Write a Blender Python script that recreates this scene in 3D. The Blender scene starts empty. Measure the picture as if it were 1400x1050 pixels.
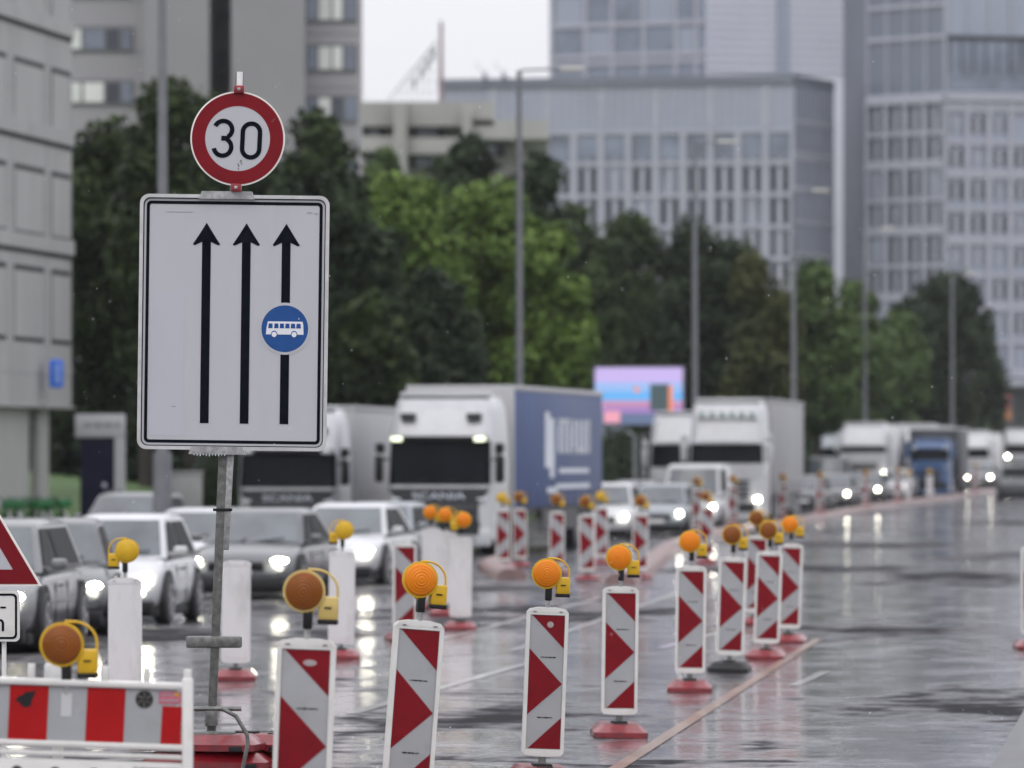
import bpy, bmesh, math, random
import numpy as np
from mathutils import Matrix, Vector
R = math.radians
random.seed(7)
S = bpy.context.scene
COL = S.collection
# ------------------------------------------------------------------ camera
F, CX, HY, CH = 7778.0, 700.0, 628.0, 2.2      # focal length in photo pixels, image centre, horizon row, eye height
cam = bpy.data.cameras.new('camera'); camo = bpy.data.objects.new('camera', cam); COL.objects.link(camo)
camo.location = (0, 0, CH); camo.rotation_euler = (R(90), 0, 0)
cam.sensor_width = 36; cam.lens = 200; cam.shift_y = (HY - 525) / 1400
cam.clip_start = 1; cam.clip_end = 4000
cam.dof.use_dof = True; cam.dof.focus_distance = 36.2; cam.dof.aperture_fstop = 3.3
S.camera = camo
# ------------------------------------------------------------------ world, sun
w = bpy.data.worlds.new('World'); S.world = w; w.use_nodes = True
nt = w.node_tree; bg = nt.nodes['Background']
sky = nt.nodes.new('ShaderNodeTexSky'); sky.sky_type = 'NISHITA'; sky.sun_disc = False
sky.sun_elevation = R(50); sky.sun_rotation = R(200); sky.dust_density = 4; sky.ozone_density = 1
hsv = nt.nodes.new('ShaderNodeHueSaturation'); hsv.inputs['Saturation'].default_value = .15
nt.links.new(sky.outputs[0], hsv.inputs['Color'])
mixw = nt.nodes.new('ShaderNodeMix'); mixw.data_type = 'RGBA'; mixw.inputs[0].default_value = .9
nt.links.new(hsv.outputs[0], mixw.inputs[6]); mixw.inputs[7].default_value = (9.3, 9.3, 9.85, 1)   # overcast deck
tcw = nt.nodes.new('ShaderNodeTexCoord'); sx_ = nt.nodes.new('ShaderNodeSeparateXYZ'); nt.links.new(tcw.outputs['Generated'], sx_.inputs[0])
mrw = nt.nodes.new('ShaderNodeMapRange'); mrw.inputs[1].default_value = .05; mrw.inputs[2].default_value = .75; mrw.inputs[3].default_value = 1; mrw.inputs[4].default_value = 2.3; nt.links.new(sx_.outputs[2], mrw.inputs[0])
vm = nt.nodes.new('ShaderNodeVectorMath'); vm.operation = 'SCALE'; nt.links.new(mixw.outputs[2], vm.inputs[0]); nt.links.new(mrw.outputs[0], vm.inputs[3])
nt.links.new(vm.outputs[0], bg.inputs[0]); bg.inputs[1].default_value = .10
sl = bpy.data.lights.new('sun', 'SUN'); so = bpy.data.objects.new('sun', sl); COL.objects.link(so)
sl.energy = .5; sl.angle = R(40); sl.color = (1, .97, .93); so.rotation_euler = (R(40), 0, R(-20))
S.view_settings.view_transform = 'Standard'; S.view_settings.look = 'None'
S.view_settings.exposure = 0; S.view_settings.gamma = 1
S.render.engine = 'CYCLES'
S.cycles.use_denoising = True; S.cycles.max_bounces = 6; S.cycles.volume_bounces = 0
S.cycles.sample_clamp_indirect = 6; S.cycles.use_adaptive_sampling = True
S.cycles.caustics_reflective = True

def G(y):                                      # height of the road: level near, rising gently far off
    if y < 200: return 0.
    if y < 300: return .00003 * (y - 200) ** 2
    if y < 560: return .3 + .006 * (y - 300)
    return 1.86
def P(px, py, Z): return Vector(((px - CX) * Z / F, Z, CH + (HY - py) * Z / F))
def X(px, Z): return (px - CX) * Z / F

# ------------------------------------------------------------------ materials
MATS = {}
def mat(name, col, rough=.5, metal=0, var=.0, scale=3, bump=0, coat=0, emit=None, es=0, dirt=None, dscale=2, trans=0, stretch=(1, 1, 1), spec=.5, bdist=.01):
    if name in MATS: return MATS[name]
    m = bpy.data.materials.new(name); m.use_nodes = True; t = m.node_tree; b = t.nodes['Principled BSDF']
    b.inputs['Roughness'].default_value = rough; b.inputs['Metallic'].default_value = metal
    b.inputs['Coat Weight'].default_value = coat; b.inputs['Specular IOR Level'].default_value = spec
    b.inputs['Base Color'].default_value = (*col, 1)
    b.inputs['Transmission Weight'].default_value = trans
    if emit: b.inputs['Emission Color'].default_value = (*emit, 1); b.inputs['Emission Strength'].default_value = es
    if var or bump or dirt:
        tc = t.nodes.new('ShaderNodeTexCoord'); mp = t.nodes.new('ShaderNodeMapping'); mp.inputs['Scale'].default_value = stretch
        oi = t.nodes.new('ShaderNodeObjectInfo'); om = t.nodes.new('ShaderNodeMath'); om.operation = 'MULTIPLY'; om.inputs[1].default_value = 37; t.links.new(oi.outputs['Random'], om.inputs[0])
        oa = t.nodes.new('ShaderNodeVectorMath'); oa.operation = 'ADD'; t.links.new(tc.outputs['Object'], oa.inputs[0]); t.links.new(om.outputs[0], oa.inputs[1]); t.links.new(oa.outputs[0], mp.inputs[0])
        n = t.nodes.new('ShaderNodeTexNoise'); n.inputs['Scale'].default_value = scale; n.inputs['Detail'].default_value = 5
        t.links.new(mp.outputs[0], n.inputs['Vector'])
        cr = t.nodes.new('ShaderNodeValToRGB'); e = cr.color_ramp.elements
        e[0].position = .3; e[1].position = .7
        e[0].color = (*[c * (1 - var) for c in col], 1); e[1].color = (*[min(1, c * (1 + var)) for c in col], 1)
        t.links.new(n.outputs['Fac'], cr.inputs[0]); out = cr.outputs[0]
        if dirt:
            n2 = t.nodes.new('ShaderNodeTexNoise'); n2.inputs['Scale'].default_value = dscale; n2.inputs['Detail'].default_value = 8; n2.inputs['Roughness'].default_value = .7
            t.links.new(mp.outputs[0], n2.inputs['Vector'])
            r2 = t.nodes.new('ShaderNodeValToRGB'); r2.color_ramp.elements[0].position = .52; r2.color_ramp.elements[1].position = .75
            r2.color_ramp.elements[1].color = (dirt[3],) * 3 + (1,)
            t.links.new(n2.outputs['Fac'], r2.inputs[0])
            mx = t.nodes.new('ShaderNodeMix'); mx.data_type = 'RGBA'; mx.inputs[7].default_value = (*dirt[:3], 1)
            t.links.new(r2.outputs[0], mx.inputs[0]); t.links.new(out, mx.inputs[6]); out = mx.outputs[2]
        t.links.new(out, b.inputs['Base Color'])
        if bump:
            bp = t.nodes.new('ShaderNodeBump'); bp.inputs['Strength'].default_value = bump; bp.inputs['Distance'].default_value = bdist
            t.links.new(n.outputs['Fac'], bp.inputs['Height']); t.links.new(bp.outputs[0], b.inputs['Normal'])
    MATS[name] = m; return m
D = (.10, .09, .08)
sheet_white = mat('sheet_white', (.285, .29, .30), .4, spec=.3, var=.05, scale=6, dirt=(.20, .20, .195, .55), dscale=5)
sign_white = mat('sign_white', (.39, .39, .415), .4, spec=.3, stretch=(1, 1, .25), var=.03, scale=3, dirt=(.31, .32, .35, .6), dscale=1.5)
sign_black = mat('sign_black', (.004, .005, .009), .7, spec=.05, var=.3, scale=20)
sign_red = mat('sign_red', (.15, .001, .006), .4, spec=.2, var=.12, scale=8, dirt=(.11, .002, .005, .5), dscale=9)
sign_blue = mat('sign_blue', (.012, .06, .21), .4, spec=.2, var=.08, scale=12)
plastic_white = mat('plastic_white', (.55, .54, .52), .4, var=.05, scale=8, dirt=(.38, .36, .33, .55), dscale=6, coat=.2)
back_white = mat('back_white', (.54, .525, .53), .42, var=.04, scale=5, dirt=(.33, .31, .29, .8), dscale=3, stretch=(1, 1, .4))
barrier_red = mat('barrier_red', (.30, .002, .003), .4, spec=.2, var=.08, scale=6, dirt=(.30, .01, .01, .4), dscale=7)
rubber_red = mat('rubber_red', (.15, .003, .008), .38, var=.25, scale=14, bump=.4, dirt=(.06, .015, .015, .8), dscale=12, coat=.3)
rubber_black = mat('rubber_black', (.010, .010, .011), .6, var=.3, scale=14, spec=.3)
galv = mat('galvanised', (.30, .30, .30), .45, .6, var=.3, scale=30, dirt=(.16, .16, .16, .6), dscale=18)
galv_dark = mat('galvanised_dark', (.13, .13, .125), .5, .4, var=.35, scale=25, dirt=(.05, .05, .05, .6), dscale=18)
lens_orange = mat('lens_orange', (.60, .17, .004), .4, spec=.15, var=.06, scale=9, coat=.15, dirt=(.45, .10, .005, .6), dscale=9)
lens_amber = mat('lens_amber', (.17, .05, .005), .4, spec=.15, var=.08, scale=9, coat=.15, dirt=(.25, .06, .005, .6), dscale=9)
yellow = mat('lamp_yellow', (.50, .30, .010), .4, spec=.3, var=.08, scale=14, dirt=(.35, .25, .06, .5), dscale=16)
yellow_pale = mat('lamp_yellow_faded', (.45, .33, .10), .45, var=.1, scale=14, dirt=(.4, .3, .1, .5), dscale=16)
black_pl = mat('black_plastic', (.006, .006, .007), .45, spec=.25, var=.3, scale=10)
tyre = mat('tyre_rubber', (.018, .018, .02), .6, var=.3, scale=15)
rimm = mat('rim_alloy', (.35, .35, .37), .3, .8, var=.1, scale=9)
glass_car = mat('car_glass', (.06, .07, .078), .12, .0, var=.35, scale=1.5, coat=.4)
glass_side = mat('car_side_glass', (.008, .010, .012), .55, spec=.15, var=.4, scale=1.5)
glass_dark = mat('truck_glass', (.005, .006, .009), .2, spec=.08, var=.5, scale=.9)
headl = mat('headlight_lit', (.9, .9, .85), .2, emit=(1, .94, .74), es=38)
headl_soft = mat('headlight_dim', (.9, .9, .85), .2, emit=(.9, 1, .65), es=1.3)
headl_off = mat('headlight_glass', (.5, .52, .55), .08, .3, coat=1)
plate_m = mat('number_plate_white', (.7, .7, .7), .4, var=.05, scale=9)
def paint(name, c, metal=.0): return mat('paint_' + name, c, .28, metal, var=.05, scale=2, coat=.4, dirt=(c[0] * .5, c[1] * .5, c[2] * .5, .35), dscale=3)
p_silver = paint('silver', (.115, .118, .125), .25); p_white = paint('white', (.40, .405, .42)); p_grey = paint('grey', (.07, .073, .08), .3)
p_dark = paint('dark', (.05, .052, .058), .3); p_blue = paint('blue', (.03, .075, .18)); p_black = paint('black', (.02, .02, .023))
p_lgrey = paint('light_grey', (.16, .18, .20), .2)
concrete = mat('grey_concrete', (.31, .31, .307), .8, var=.07, scale=.6, bump=.2, dirt=(.25, .25, .24, .6), dscale=.5, stretch=(1, 1, .35))
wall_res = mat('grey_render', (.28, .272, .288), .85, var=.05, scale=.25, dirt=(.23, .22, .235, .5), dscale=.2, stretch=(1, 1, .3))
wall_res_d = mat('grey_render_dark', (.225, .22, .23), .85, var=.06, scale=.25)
wall_low = mat('weathered_concrete', (.30, .294, .282), .85, var=.12, scale=.4, dirt=(.15, .14, .13, .6), dscale=.35, stretch=(1, 1, .4))
glassb = mat('blue_grey_cladding', (.17, .19, .25), .25, var=.12, scale=.12, coat=.3)
glassb_l = mat('pale_blue_cladding', (.255, .275, .345), .3, var=.08, scale=.1)
fin = mat('pale_mullion', (.31, .315, .365), .5, var=.05, scale=.3)
slat = mat('white_slat_cladding', (.58, .585, .65), .5, var=.04, scale=.2)
darkwall = mat('slate_wall', (.12, .13, .165), .5, var=.12, scale=.08)
pane = mat('dark_window_pane', (.014, .018, .030), .2, var=.6, scale=.22, spec=.3)
pane_l = mat('pale_window_pane', (.15, .17, .22), .2, var=.35, scale=.3)
pane_w = mat('white_window_pane', (.58, .59, .57), .5, var=.15, scale=.4)  # near-white panes of the apartment window bands
pane_m = mat('mid_window_pane', (.045, .052, .07), .2, var=.4, scale=.5)
void = mat('dark_void', (.012, .013, .014), .8)  # near-black that paints in the dark of openings, recesses and undersides
steel_post = mat('grey_post_paint', (.145, .15, .165), .5, .2, var=.12, scale=3)
bark = mat('bark', (.04, .032, .026), .9, var=.3, scale=4, bump=.5, stretch=(3, 3, .6))
kerb_m = mat('kerb_pink', (.17, .105, .10), .5, var=.2, scale=2.5, coat=.1, dirt=(.12, .08, .08, .7), dscale=3)
grass_m = mat('grass', (.055, .105, .022), .9, var=.35, scale=1.5, dirt=(.03, .05, .015, .6), dscale=.4)
orange_line = mat('orange_marking', (.17, .09, .06), .3, var=.25, scale=6, dirt=(.05, .045, .045, 1), dscale=2.5, coat=.2)
white_line = mat('white_marking', (.20, .20, .20), .3, var=.15, scale=5, dirt=(.10, .10, .10, .95), dscale=2.2, coat=.4)
def leafmat(name, a, b):  # random leaf tones that also paint in shaded pockets and lit tops
    m = bpy.data.materials.new(name); m.use_nodes = True; t = m.node_tree; p = t.nodes['Principled BSDF']
    p.inputs['Roughness'].default_value = .6; p.inputs['Specular IOR Level'].default_value = .1
    g = t.nodes.new('ShaderNodeTexCoord')
    n = t.nodes.new('ShaderNodeTexNoise'); n.inputs['Scale'].default_value = .35; n.inputs['Detail'].default_value = 3
    n3 = t.nodes.new('ShaderNodeTexNoise'); n3.inputs['Scale'].default_value = 3.; n3.inputs['Detail'].default_value = 2
    t.links.new(g.outputs['Object'], n.inputs[0]); t.links.new(g.outputs['Object'], n3.inputs[0])
    ad = t.nodes.new('ShaderNodeMath'); ad.operation = 'ADD'; t.links.new(n.outputs['Fac'], ad.inputs[0]); t.links.new(n3.outputs['Fac'], ad.inputs[1])
    r = t.nodes.new('ShaderNodeMapRange'); r.inputs[1].default_value = .75; r.inputs[2].default_value = 1.25; t.links.new(ad.outputs[0], r.inputs[0])
    x = t.nodes.new('ShaderNodeMix'); x.data_type = 'RGBA'; x.inputs[6].default_value = (*a, 1); x.inputs[7].default_value = (*b, 1)
    t.links.new(r.outputs[0], x.inputs[0]); t.links.new(x.outputs[2], p.inputs['Base Color']); return m
leaf_dark = leafmat('leaf_dark', (.007, .014, .006), (.050, .074, .024))
leaf_deep = leafmat('leaf_deep', (.006, .012, .007), (.036, .055, .025))
leaf_green = leafmat('leaf_green', (.020, .038, .013), (.085, .125, .040))
leaf_lime = leafmat('leaf_lime', (.032, .056, .010), (.125, .190, .042))
leaf_olive = leafmat('leaf_olive', (.020, .030, .010), (.066, .070, .024))

def asphalt():
    m = bpy.data.materials.new('wet_asphalt'); m.use_nodes = True; t = m.node_tree; b = t.nodes['Principled BSDF']; L = t.links.new
    def N(k, **kw):
        n = t.nodes.new(k)
        for a, v in kw.items(): setattr(n, a, v)
        return n
    tc = N('ShaderNodeTexCoord'); mp = N('ShaderNodeMapping'); mp.inputs['Rotation'].default_value = (0, 0, R(8)); L(tc.outputs['Object'], mp.inputs[0])
    def noise(sc, det, stretch, rough=.55):
        q = N('ShaderNodeMapping'); q.inputs['Scale'].default_value = stretch; L(mp.outputs[0], q.inputs[0])
        n = N('ShaderNodeTexNoise'); n.inputs['Scale'].default_value = sc; n.inputs['Detail'].default_value = det; n.inputs['Roughness'].default_value = rough
        L(q.outputs[0], n.inputs['Vector']); return n.outputs['Fac']
    huge = noise(.07, 3, (1, .5, 1)); big = noise(.22, 4, (1, .35, 1)); mid = noise(1.1, 6, (1, .5, 1), .65); fine = noise(60, 3, (1, 1, 1)); rip = noise(3.2, 4, (1, .8, 1))
    ad = N('ShaderNodeMath', operation='ADD'); L(big, ad.inputs[0]); m5 = N('ShaderNodeMath', operation='MULTIPLY'); L(mid, m5.inputs[0]); m5.inputs[1].default_value = .7; L(m5.outputs[0], ad.inputs[1])
    sm = noise(2.6, 5, (.6, 1, 1), .6); ad0 = ad; ad = N('ShaderNodeMath', operation='MULTIPLY_ADD'); L(sm, ad.inputs[0]); ad.inputs[1].default_value = .5; adn = N('ShaderNodeMath', operation='SUBTRACT'); L(ad0.outputs[0], adn.inputs[0]); adn.inputs[1].default_value = .25; L(adn.outputs[0], ad.inputs[2])
    ad1 = ad; ad = N('ShaderNodeMath', operation='MULTIPLY_ADD'); L(huge, ad.inputs[0]); ad.inputs[1].default_value = .9; an2 = N('ShaderNodeMath', operation='SUBTRACT'); L(ad1.outputs[0], an2.inputs[0]); an2.inputs[1].default_value = .45; L(an2.outputs[0], ad.inputs[2])
    def rng(src, a, c, lo, hi):
        r = N('ShaderNodeMapRange'); r.inputs[1].default_value = a; r.inputs[2].default_value = c; r.inputs[3].default_value = lo; r.inputs[4].default_value = hi
        L(src, r.inputs[0]); return r.outputs[0]
    L(rng(ad.outputs[0], .80, .97, .16, .9), b.inputs['Roughness'])
    cm = N('ShaderNodeMix', data_type='RGBA'); cm.inputs[6].default_value = (.15, .143, .16, 1); cm.inputs[7].default_value = (.022, .022, .025, 1)  # pale colour in the smooth wet areas paints in the bright sky reflection
    L(rng(ad.outputs[0], .7, 1.02, 0, 1), cm.inputs[0]); L(cm.outputs[2], b.inputs['Base Color'])
    L(rng(ad.outputs[0], .82, .94, 1, .0), b.inputs['Coat Weight']); L(rng(mid, .35, .65, .03, .16), b.inputs['Coat Roughness'])
    b.inputs['Coat IOR'].default_value = 1.4
    bp = N('ShaderNodeBump'); bp.inputs['Strength'].default_value = .9; bp.inputs['Distance'].default_value = .004; L(fine, bp.inputs['Height'])
    b2 = N('ShaderNodeBump'); b2.inputs['Strength'].default_value = .9; b2.inputs['Distance'].default_value = .014; L(rip, b2.inputs['Height']); L(bp.outputs[0], b2.inputs['Normal'])
    L(rng(ad.outputs[0], .81, .96, .8, .03), b.inputs['Specular IOR Level'])
    b3 = N('ShaderNodeBump'); b3.inputs['Strength'].default_value = .8; b3.inputs['Distance'].default_value = .022; L(mid, b3.inputs['Height'])
    L(b2.outputs[0], b.inputs['Normal']); L(b3.outputs[0], b.inputs['Coat Normal'])
    return m
asphalt_m = asphalt()
concrete_wet = mat('wet_concrete_strip', (.06, .06, .064), .5, var=.15, scale=3, coat=.15, bump=.3, dirt=(.07, .07, .07, .6), dscale=1.2)

# ------------------------------------------------------------------ mesh builder
class MB:
    def __init__(s): s.v = []; s.f = []; s.mi = []; s.m = 0
    def add(s, vs, fs, M=None):
        o = len(s.v)
        s.v += [tuple(M @ Vector(p)) if M is not None else tuple(p) for p in vs]
        s.f += [tuple(i + o for i in f) for f in fs]; s.mi += [s.m] * len(fs); return s
    def box(s, c, d, bev=0, M=None, seg=2):
        x, y, z = c; a, b, e = d[0] / 2, d[1] / 2, d[2] / 2
        vs = [(x - a, y - b, z - e), (x + a, y - b, z - e), (x + a, y + b, z - e), (x - a, y + b, z - e), (x - a, y - b, z + e), (x + a, y - b, z + e), (x + a, y + b, z + e), (x - a, y + b, z + e)]
        fs = [(3, 2, 1, 0), (4, 5, 6, 7), (0, 1, 5, 4), (1, 2, 6, 5), (2, 3, 7, 6), (3, 0, 4, 7)]
        if bev:
            bm = bmesh.new(); q = [bm.verts.new(p) for p in vs]
            for f in fs: bm.faces.new([q[i] for i in f])
            bmesh.ops.bevel(bm, geom=bm.edges[:], offset=bev, segments=seg, affect='EDGES', profile=.5)
            bm.verts.index_update(); vs = [v.co[:] for v in bm.verts]; fs = [tuple(v.index for v in f.verts) for f in bm.faces]; bm.free()
        return s.add(vs, fs, M)
    def cyl(s, p, q, r, r2=None, n=16, M=None, cap=True):
        p, q = Vector(p), Vector(q); r2 = r if r2 is None else r2
        d = (q - p).normalized(); a = d.orthogonal().normalized(); b = d.cross(a); vs = []
        for k in range(n):
            t = 2 * math.pi * k / n; e = a * math.cos(t) + b * math.sin(t); vs += [p + e * r, q + e * r2]
        fs = [(2 * k, 2 * ((k + 1) % n), 2 * ((k + 1) % n) + 1, 2 * k + 1) for k in range(n)]
        if cap: fs += [tuple(2 * k for k in range(n))[::-1], tuple(2 * k + 1 for k in range(n))]
        return s.add(vs, fs, M)
    def tube(s, pts, r, n=8, M=None):
        pts = [Vector(p) for p in pts]; vs = []; fs = []; u = None
        for i, p in enumerate(pts):
            d = (pts[min(i + 1, len(pts) - 1)] - pts[max(i - 1, 0)]).normalized()
            u = d.orthogonal().normalized() if u is None else (u - d * u.dot(d)).normalized()
            b = d.cross(u)
            for k in range(n): t = 2 * math.pi * k / n; vs.append(p + (u * math.cos(t) + b * math.sin(t)) * r)
        for i in range(len(pts) - 1):
            for k in range(n): fs.append((i * n + k, i * n + (k + 1) % n, (i + 1) * n + (k + 1) % n, (i + 1) * n + k))
        fs += [tuple(range(n))[::-1], tuple((len(pts) - 1) * n + k for k in range(n))]
        return s.add(vs, fs, M)
    def prism(s, pts, y0, y1, M=None):           # polygon in XZ, extruded along Y (front = y0)
        n = len(pts); vs = [(x, y0, z) for x, z in pts] + [(x, y1, z) for x, z in pts]
        fs = [tuple(range(n)), tuple(range(2 * n - 1, n - 1, -1))] + [(k, k + n, (k + 1) % n + n, (k + 1) % n) for k in range(n)]
        return s.add(vs, fs, M)
    def rings(s, rs, cap=True, M=None):          # loft of closed rings
        n = len(rs[0]); vs = [p for r in rs for p in r]; fs = []
        for i in range(len(rs) - 1):
            for k in range(n): fs.append((i * n + k, i * n + (k + 1) % n, (i + 1) * n + (k + 1) % n, (i + 1) * n + k))
        if cap: fs += [tuple(range(n))[::-1], tuple((len(rs) - 1) * n + k for k in range(n))]
        return s.add(vs, fs, M)
    def grid(s, rows, M=None):
        n = len(rows[0]); vs = [p for r in rows for p in r]
        fs = [(i * n + k, i * n + k + 1, (i + 1) * n + k + 1, (i + 1) * n + k) for i in range(len(rows) - 1) for k in range(n - 1)]
        return s.add(vs, fs, M)
    def mesh(s, name, mats, smooth=35, sub=0):
        me = bpy.data.meshes.new(name); bm = bmesh.new()
        q = [bm.verts.new(p) for p in s.v]
        for f, mi in zip(s.f, s.mi):
            try: fc = bm.faces.new([q[i] for i in f]); fc.material_index = mi; fc.smooth = bool(smooth)
            except ValueError: pass
        bmesh.ops.recalc_face_normals(bm, faces=bm.faces[:])
        if smooth:
            for e in bm.edges:
                if len(e.link_faces) == 2 and e.calc_face_angle(0) > R(smooth): e.smooth = False
        bm.to_mesh(me); bm.free()
        for m in (mats if isinstance(mats, (list, tuple)) else [mats]): me.materials.append(m)
        return me
    def build(s, name, mats, parent=None, smooth=35, sub=0, loc=None, rot=None):
        o = bpy.data.objects.new(name, s.mesh(name, mats, smooth)); COL.objects.link(o)
        if parent is not None: o.parent = parent
        if loc is not None: o.location = loc
        if rot is not None: o.rotation_euler = rot
        if sub: md = o.modifiers.new('subdivision', 'SUBSURF'); md.levels = md.render_levels = sub
        return o
def thing(name, label, cat, loc=(0, 0, 0), rot=(0, 0, 0), group=None):
    o = bpy.data.objects.new(name, None); COL.objects.link(o); o.location = loc; o.rotation_euler = rot
    o.empty_display_size = .2
    o['label'] = label; o['category'] = cat
    if group: o['group'] = group
    return o
def tag(o, label, cat, group=None):
    o['label'] = label; o['category'] = cat
    if group: o['group'] = group
    return o
KIDS = {}
def copy_tree(o, parent=None):
    c = o.copy(); COL.objects.link(c); c.parent = parent
    for ch in list(o.children): copy_tree(ch, c)
    return c
def circ(cx, cz, r, n=40, a0=0, a1=360): return [(cx + r * math.cos(R(a0 + (a1 - a0) * k / n)), cz + r * math.sin(R(a0 + (a1 - a0) * k / n))) for k in range(n if a1 - a0 == 360 else n + 1)]
def rrect(x0, z0, x1, z1, r, n=5):
    o = []
    for cx, cz, a in ((x1 - r, z1 - r, 0), (x0 + r, z1 - r, 90), (x0 + r, z0 + r, 180), (x1 - r, z0 + r, 270)): o += [(cx + r * math.cos(R(a + 90 * k / n)), cz + r * math.sin(R(a + 90 * k / n))) for k in range(n + 1)]
    return o
def ringband(mb, outer, inner, y0, y1):          # frame between two outlines of equal count
    n = len(outer); vs = [(x, y0, z) for x, z in outer] + [(x, y0, z) for x, z in inner] + [(x, y1, z) for x, z in outer] + [(x, y1, z) for x, z in inner]
    fs = []
    for k in range(n):
        j = (k + 1) % n
        fs += [(k, j, n + j, n + k), (2 * n + j, 2 * n + k, 3 * n + k, 3 * n + j), (k, 2 * n + k, 2 * n + j, j), (n + j, 3 * n + j, 3 * n + k, n + k)]
    mb.add(vs, fs)
def stroke(mb, pts, wd, y0, y1):                 # thick polyline in XZ
    L = []; Rr = []
    for i, p in enumerate(pts):
        a = pts[max(i - 1, 0)]; b = pts[min(i + 1, len(pts) - 1)]
        dx, dz = b[0] - a[0], b[1] - a[1]; l = math.hypot(dx, dz) or 1; nx, nz = -dz / l * wd / 2, dx / l * wd / 2
        L.append((p[0] + nx, p[1] + nz)); Rr.append((p[0] - nx, p[1] - nz))
    for i in range(len(pts) - 1): mb.prism([L[i], L[i + 1], Rr[i + 1], Rr[i]], y0, y1)
def text_obj(name, body, size, material, parent, loc, rot=(R(90), 0, 0), ext=.004, align='CENTER', sx=1):
    c = bpy.data.curves.new(name, 'FONT'); c.body = body; c.size = size; c.extrude = ext; c.align_x = align; c.align_y = 'CENTER'
    t = bpy.data.objects.new(name, c); COL.objects.link(t); bpy.context.view_layer.update()
    me = bpy.data.meshes.new_from_object(t.evaluated_get(bpy.context.evaluated_depsgraph_get())); bpy.data.objects.remove(t)
    me.materials.clear(); me.materials.append(material)
    o = bpy.data.objects.new(name, me); COL.objects.link(o); o.parent = parent; o.location = loc; o.rotation_euler = rot; o.scale = (sx, 1, 1)
    return o

# ------------------------------------------------------------------ ground, road
ys = [-30, 0, 20, 40, 60, 80, 100, 130, 160, 190, 210, 230, 250, 270, 300, 340, 380, 430, 480, 520, 560, 620, 800, 1400]
m = MB(); m.grid([[(x, y, G(y) - .012) for x in (-900, -300, -100, -30, 0, 30, 100, 300, 900)] for y in ys])
g = m.build('ground', grass_m, smooth=0); g['kind'] = 'structure'
LB = [(-30, -20), (20, -17), (60, -15), (100, -14), (150, -11.5), (180, -5), (205, .5), (250, 7.5), (300, 15), (340, 20), (430, 33), (560, 53), (620, 63)]
def lb(y):
    for (a, b), (c, d) in zip(LB, LB[1:]):
        if y <= c: return b + (d - b) * (y - a) / (c - a)
    return LB[-1][1]
yr = sorted(set([y for y in ys if y <= 620] + [a for a, b in LB]))
m = MB(); m.grid([[(lb(y) + (lb(y) * 0 + 14 + .13 * max(y, 0) + 20 - lb(y)) * k / 6, y, G(y)) for k in range(7)] for y in yr])
g = m.build('road', asphalt_m, smooth=0); g['kind'] = 'structure'
# raised lawn bank behind the left kerb
m = MB(); rows = []
for i, (dx, dz) in enumerate(((-.3, 0.0), (-.31, .12), (-2, .2), (-9, .9), (-20, 2.0), (-60, 3.0))):
    rows.append([(lb(y) + dx, y, G(y) + dz) for y in (120, 140, 150, 160, 180, 205, 230, 250, 280, 300, 340, 400, 470, 560, 610)])
m.grid(rows); g = m.build('lawn', grass_m, smooth=0); g['kind'] = 'structure'
def strip(pts, wd, name, material, z=.004):
    m = MB(); rows = []
    for i, (x, y) in enumerate(pts):
        a = pts[max(i - 1, 0)]; b = pts[min(i + 1, len(pts) - 1)]; d = Vector((b[0] - a[0], b[1] - a[1])).normalized()
        rows.append([(x - d.y * wd / 2, y + d.x * wd / 2, G(y) + z), (x + d.y * wd / 2, y - d.x * wd / 2, G(y) + z)])
    m.grid(rows); o = m.build(name, material, smooth=0); o['kind'] = 'structure'; return o
def gp(px, py):                                  # pixel on level ground
    Z = F * CH / (py - HY); return (X(px, Z), Z)
a, b = gp(835, 1056), gp(1118, 874)
strip([(a[0] + (b[0] - a[0]) * t / 8, a[1] + (b[1] - a[1]) * t / 8) for t in range(-6, 9)], .11, 'orange_road_marking', orange_line, .006)
for p, q in (((480, 976), (760, 896)), ((905, 886), (1065, 843)), ((590, 878), (820, 818)), ((1085, 938), (1130, 918)), ((700, 890), (940, 806))):
    a, b = gp(*p), gp(*q); strip([(a[0] + (b[0] - a[0]) * t / 4, a[1] + (b[1] - a[1]) * t / 4) for t in range(5)], .12, 'lane_marking', white_line, .005)
seam = mat('tar_seam', (.012, .012, .013), .35, coat=.3)
rs_ = random.Random(21)
for (px, py), ln in (((640, 896), 3.2), ((900, 908), 1.2), ((1150, 930), 2.6), ((1040, 985), 2.2), ((500, 985), 1.0), ((1250, 858), 3.0), ((1180, 1000), 2.4), ((1320, 812), 3)):
    a = gp(px, py); pts = []; y = a[1]
    for k in range(14): y += rs_.uniform(-.10, .10); pts.append((a[0] - ln / 2 + ln * k / 13, y))
    strip(pts, rs_.uniform(.05, .11), 'tar_seam', seam, .0045)
m = MB(); m.add([(3.0, 37, .006), (10, 37, .006), (14, 75, .006), (7.4, 75, .006)], [(0, 1, 2, 3)])
g = m.build('pavement', concrete_wet, smooth=0); g['kind'] = 'structure'

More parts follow.
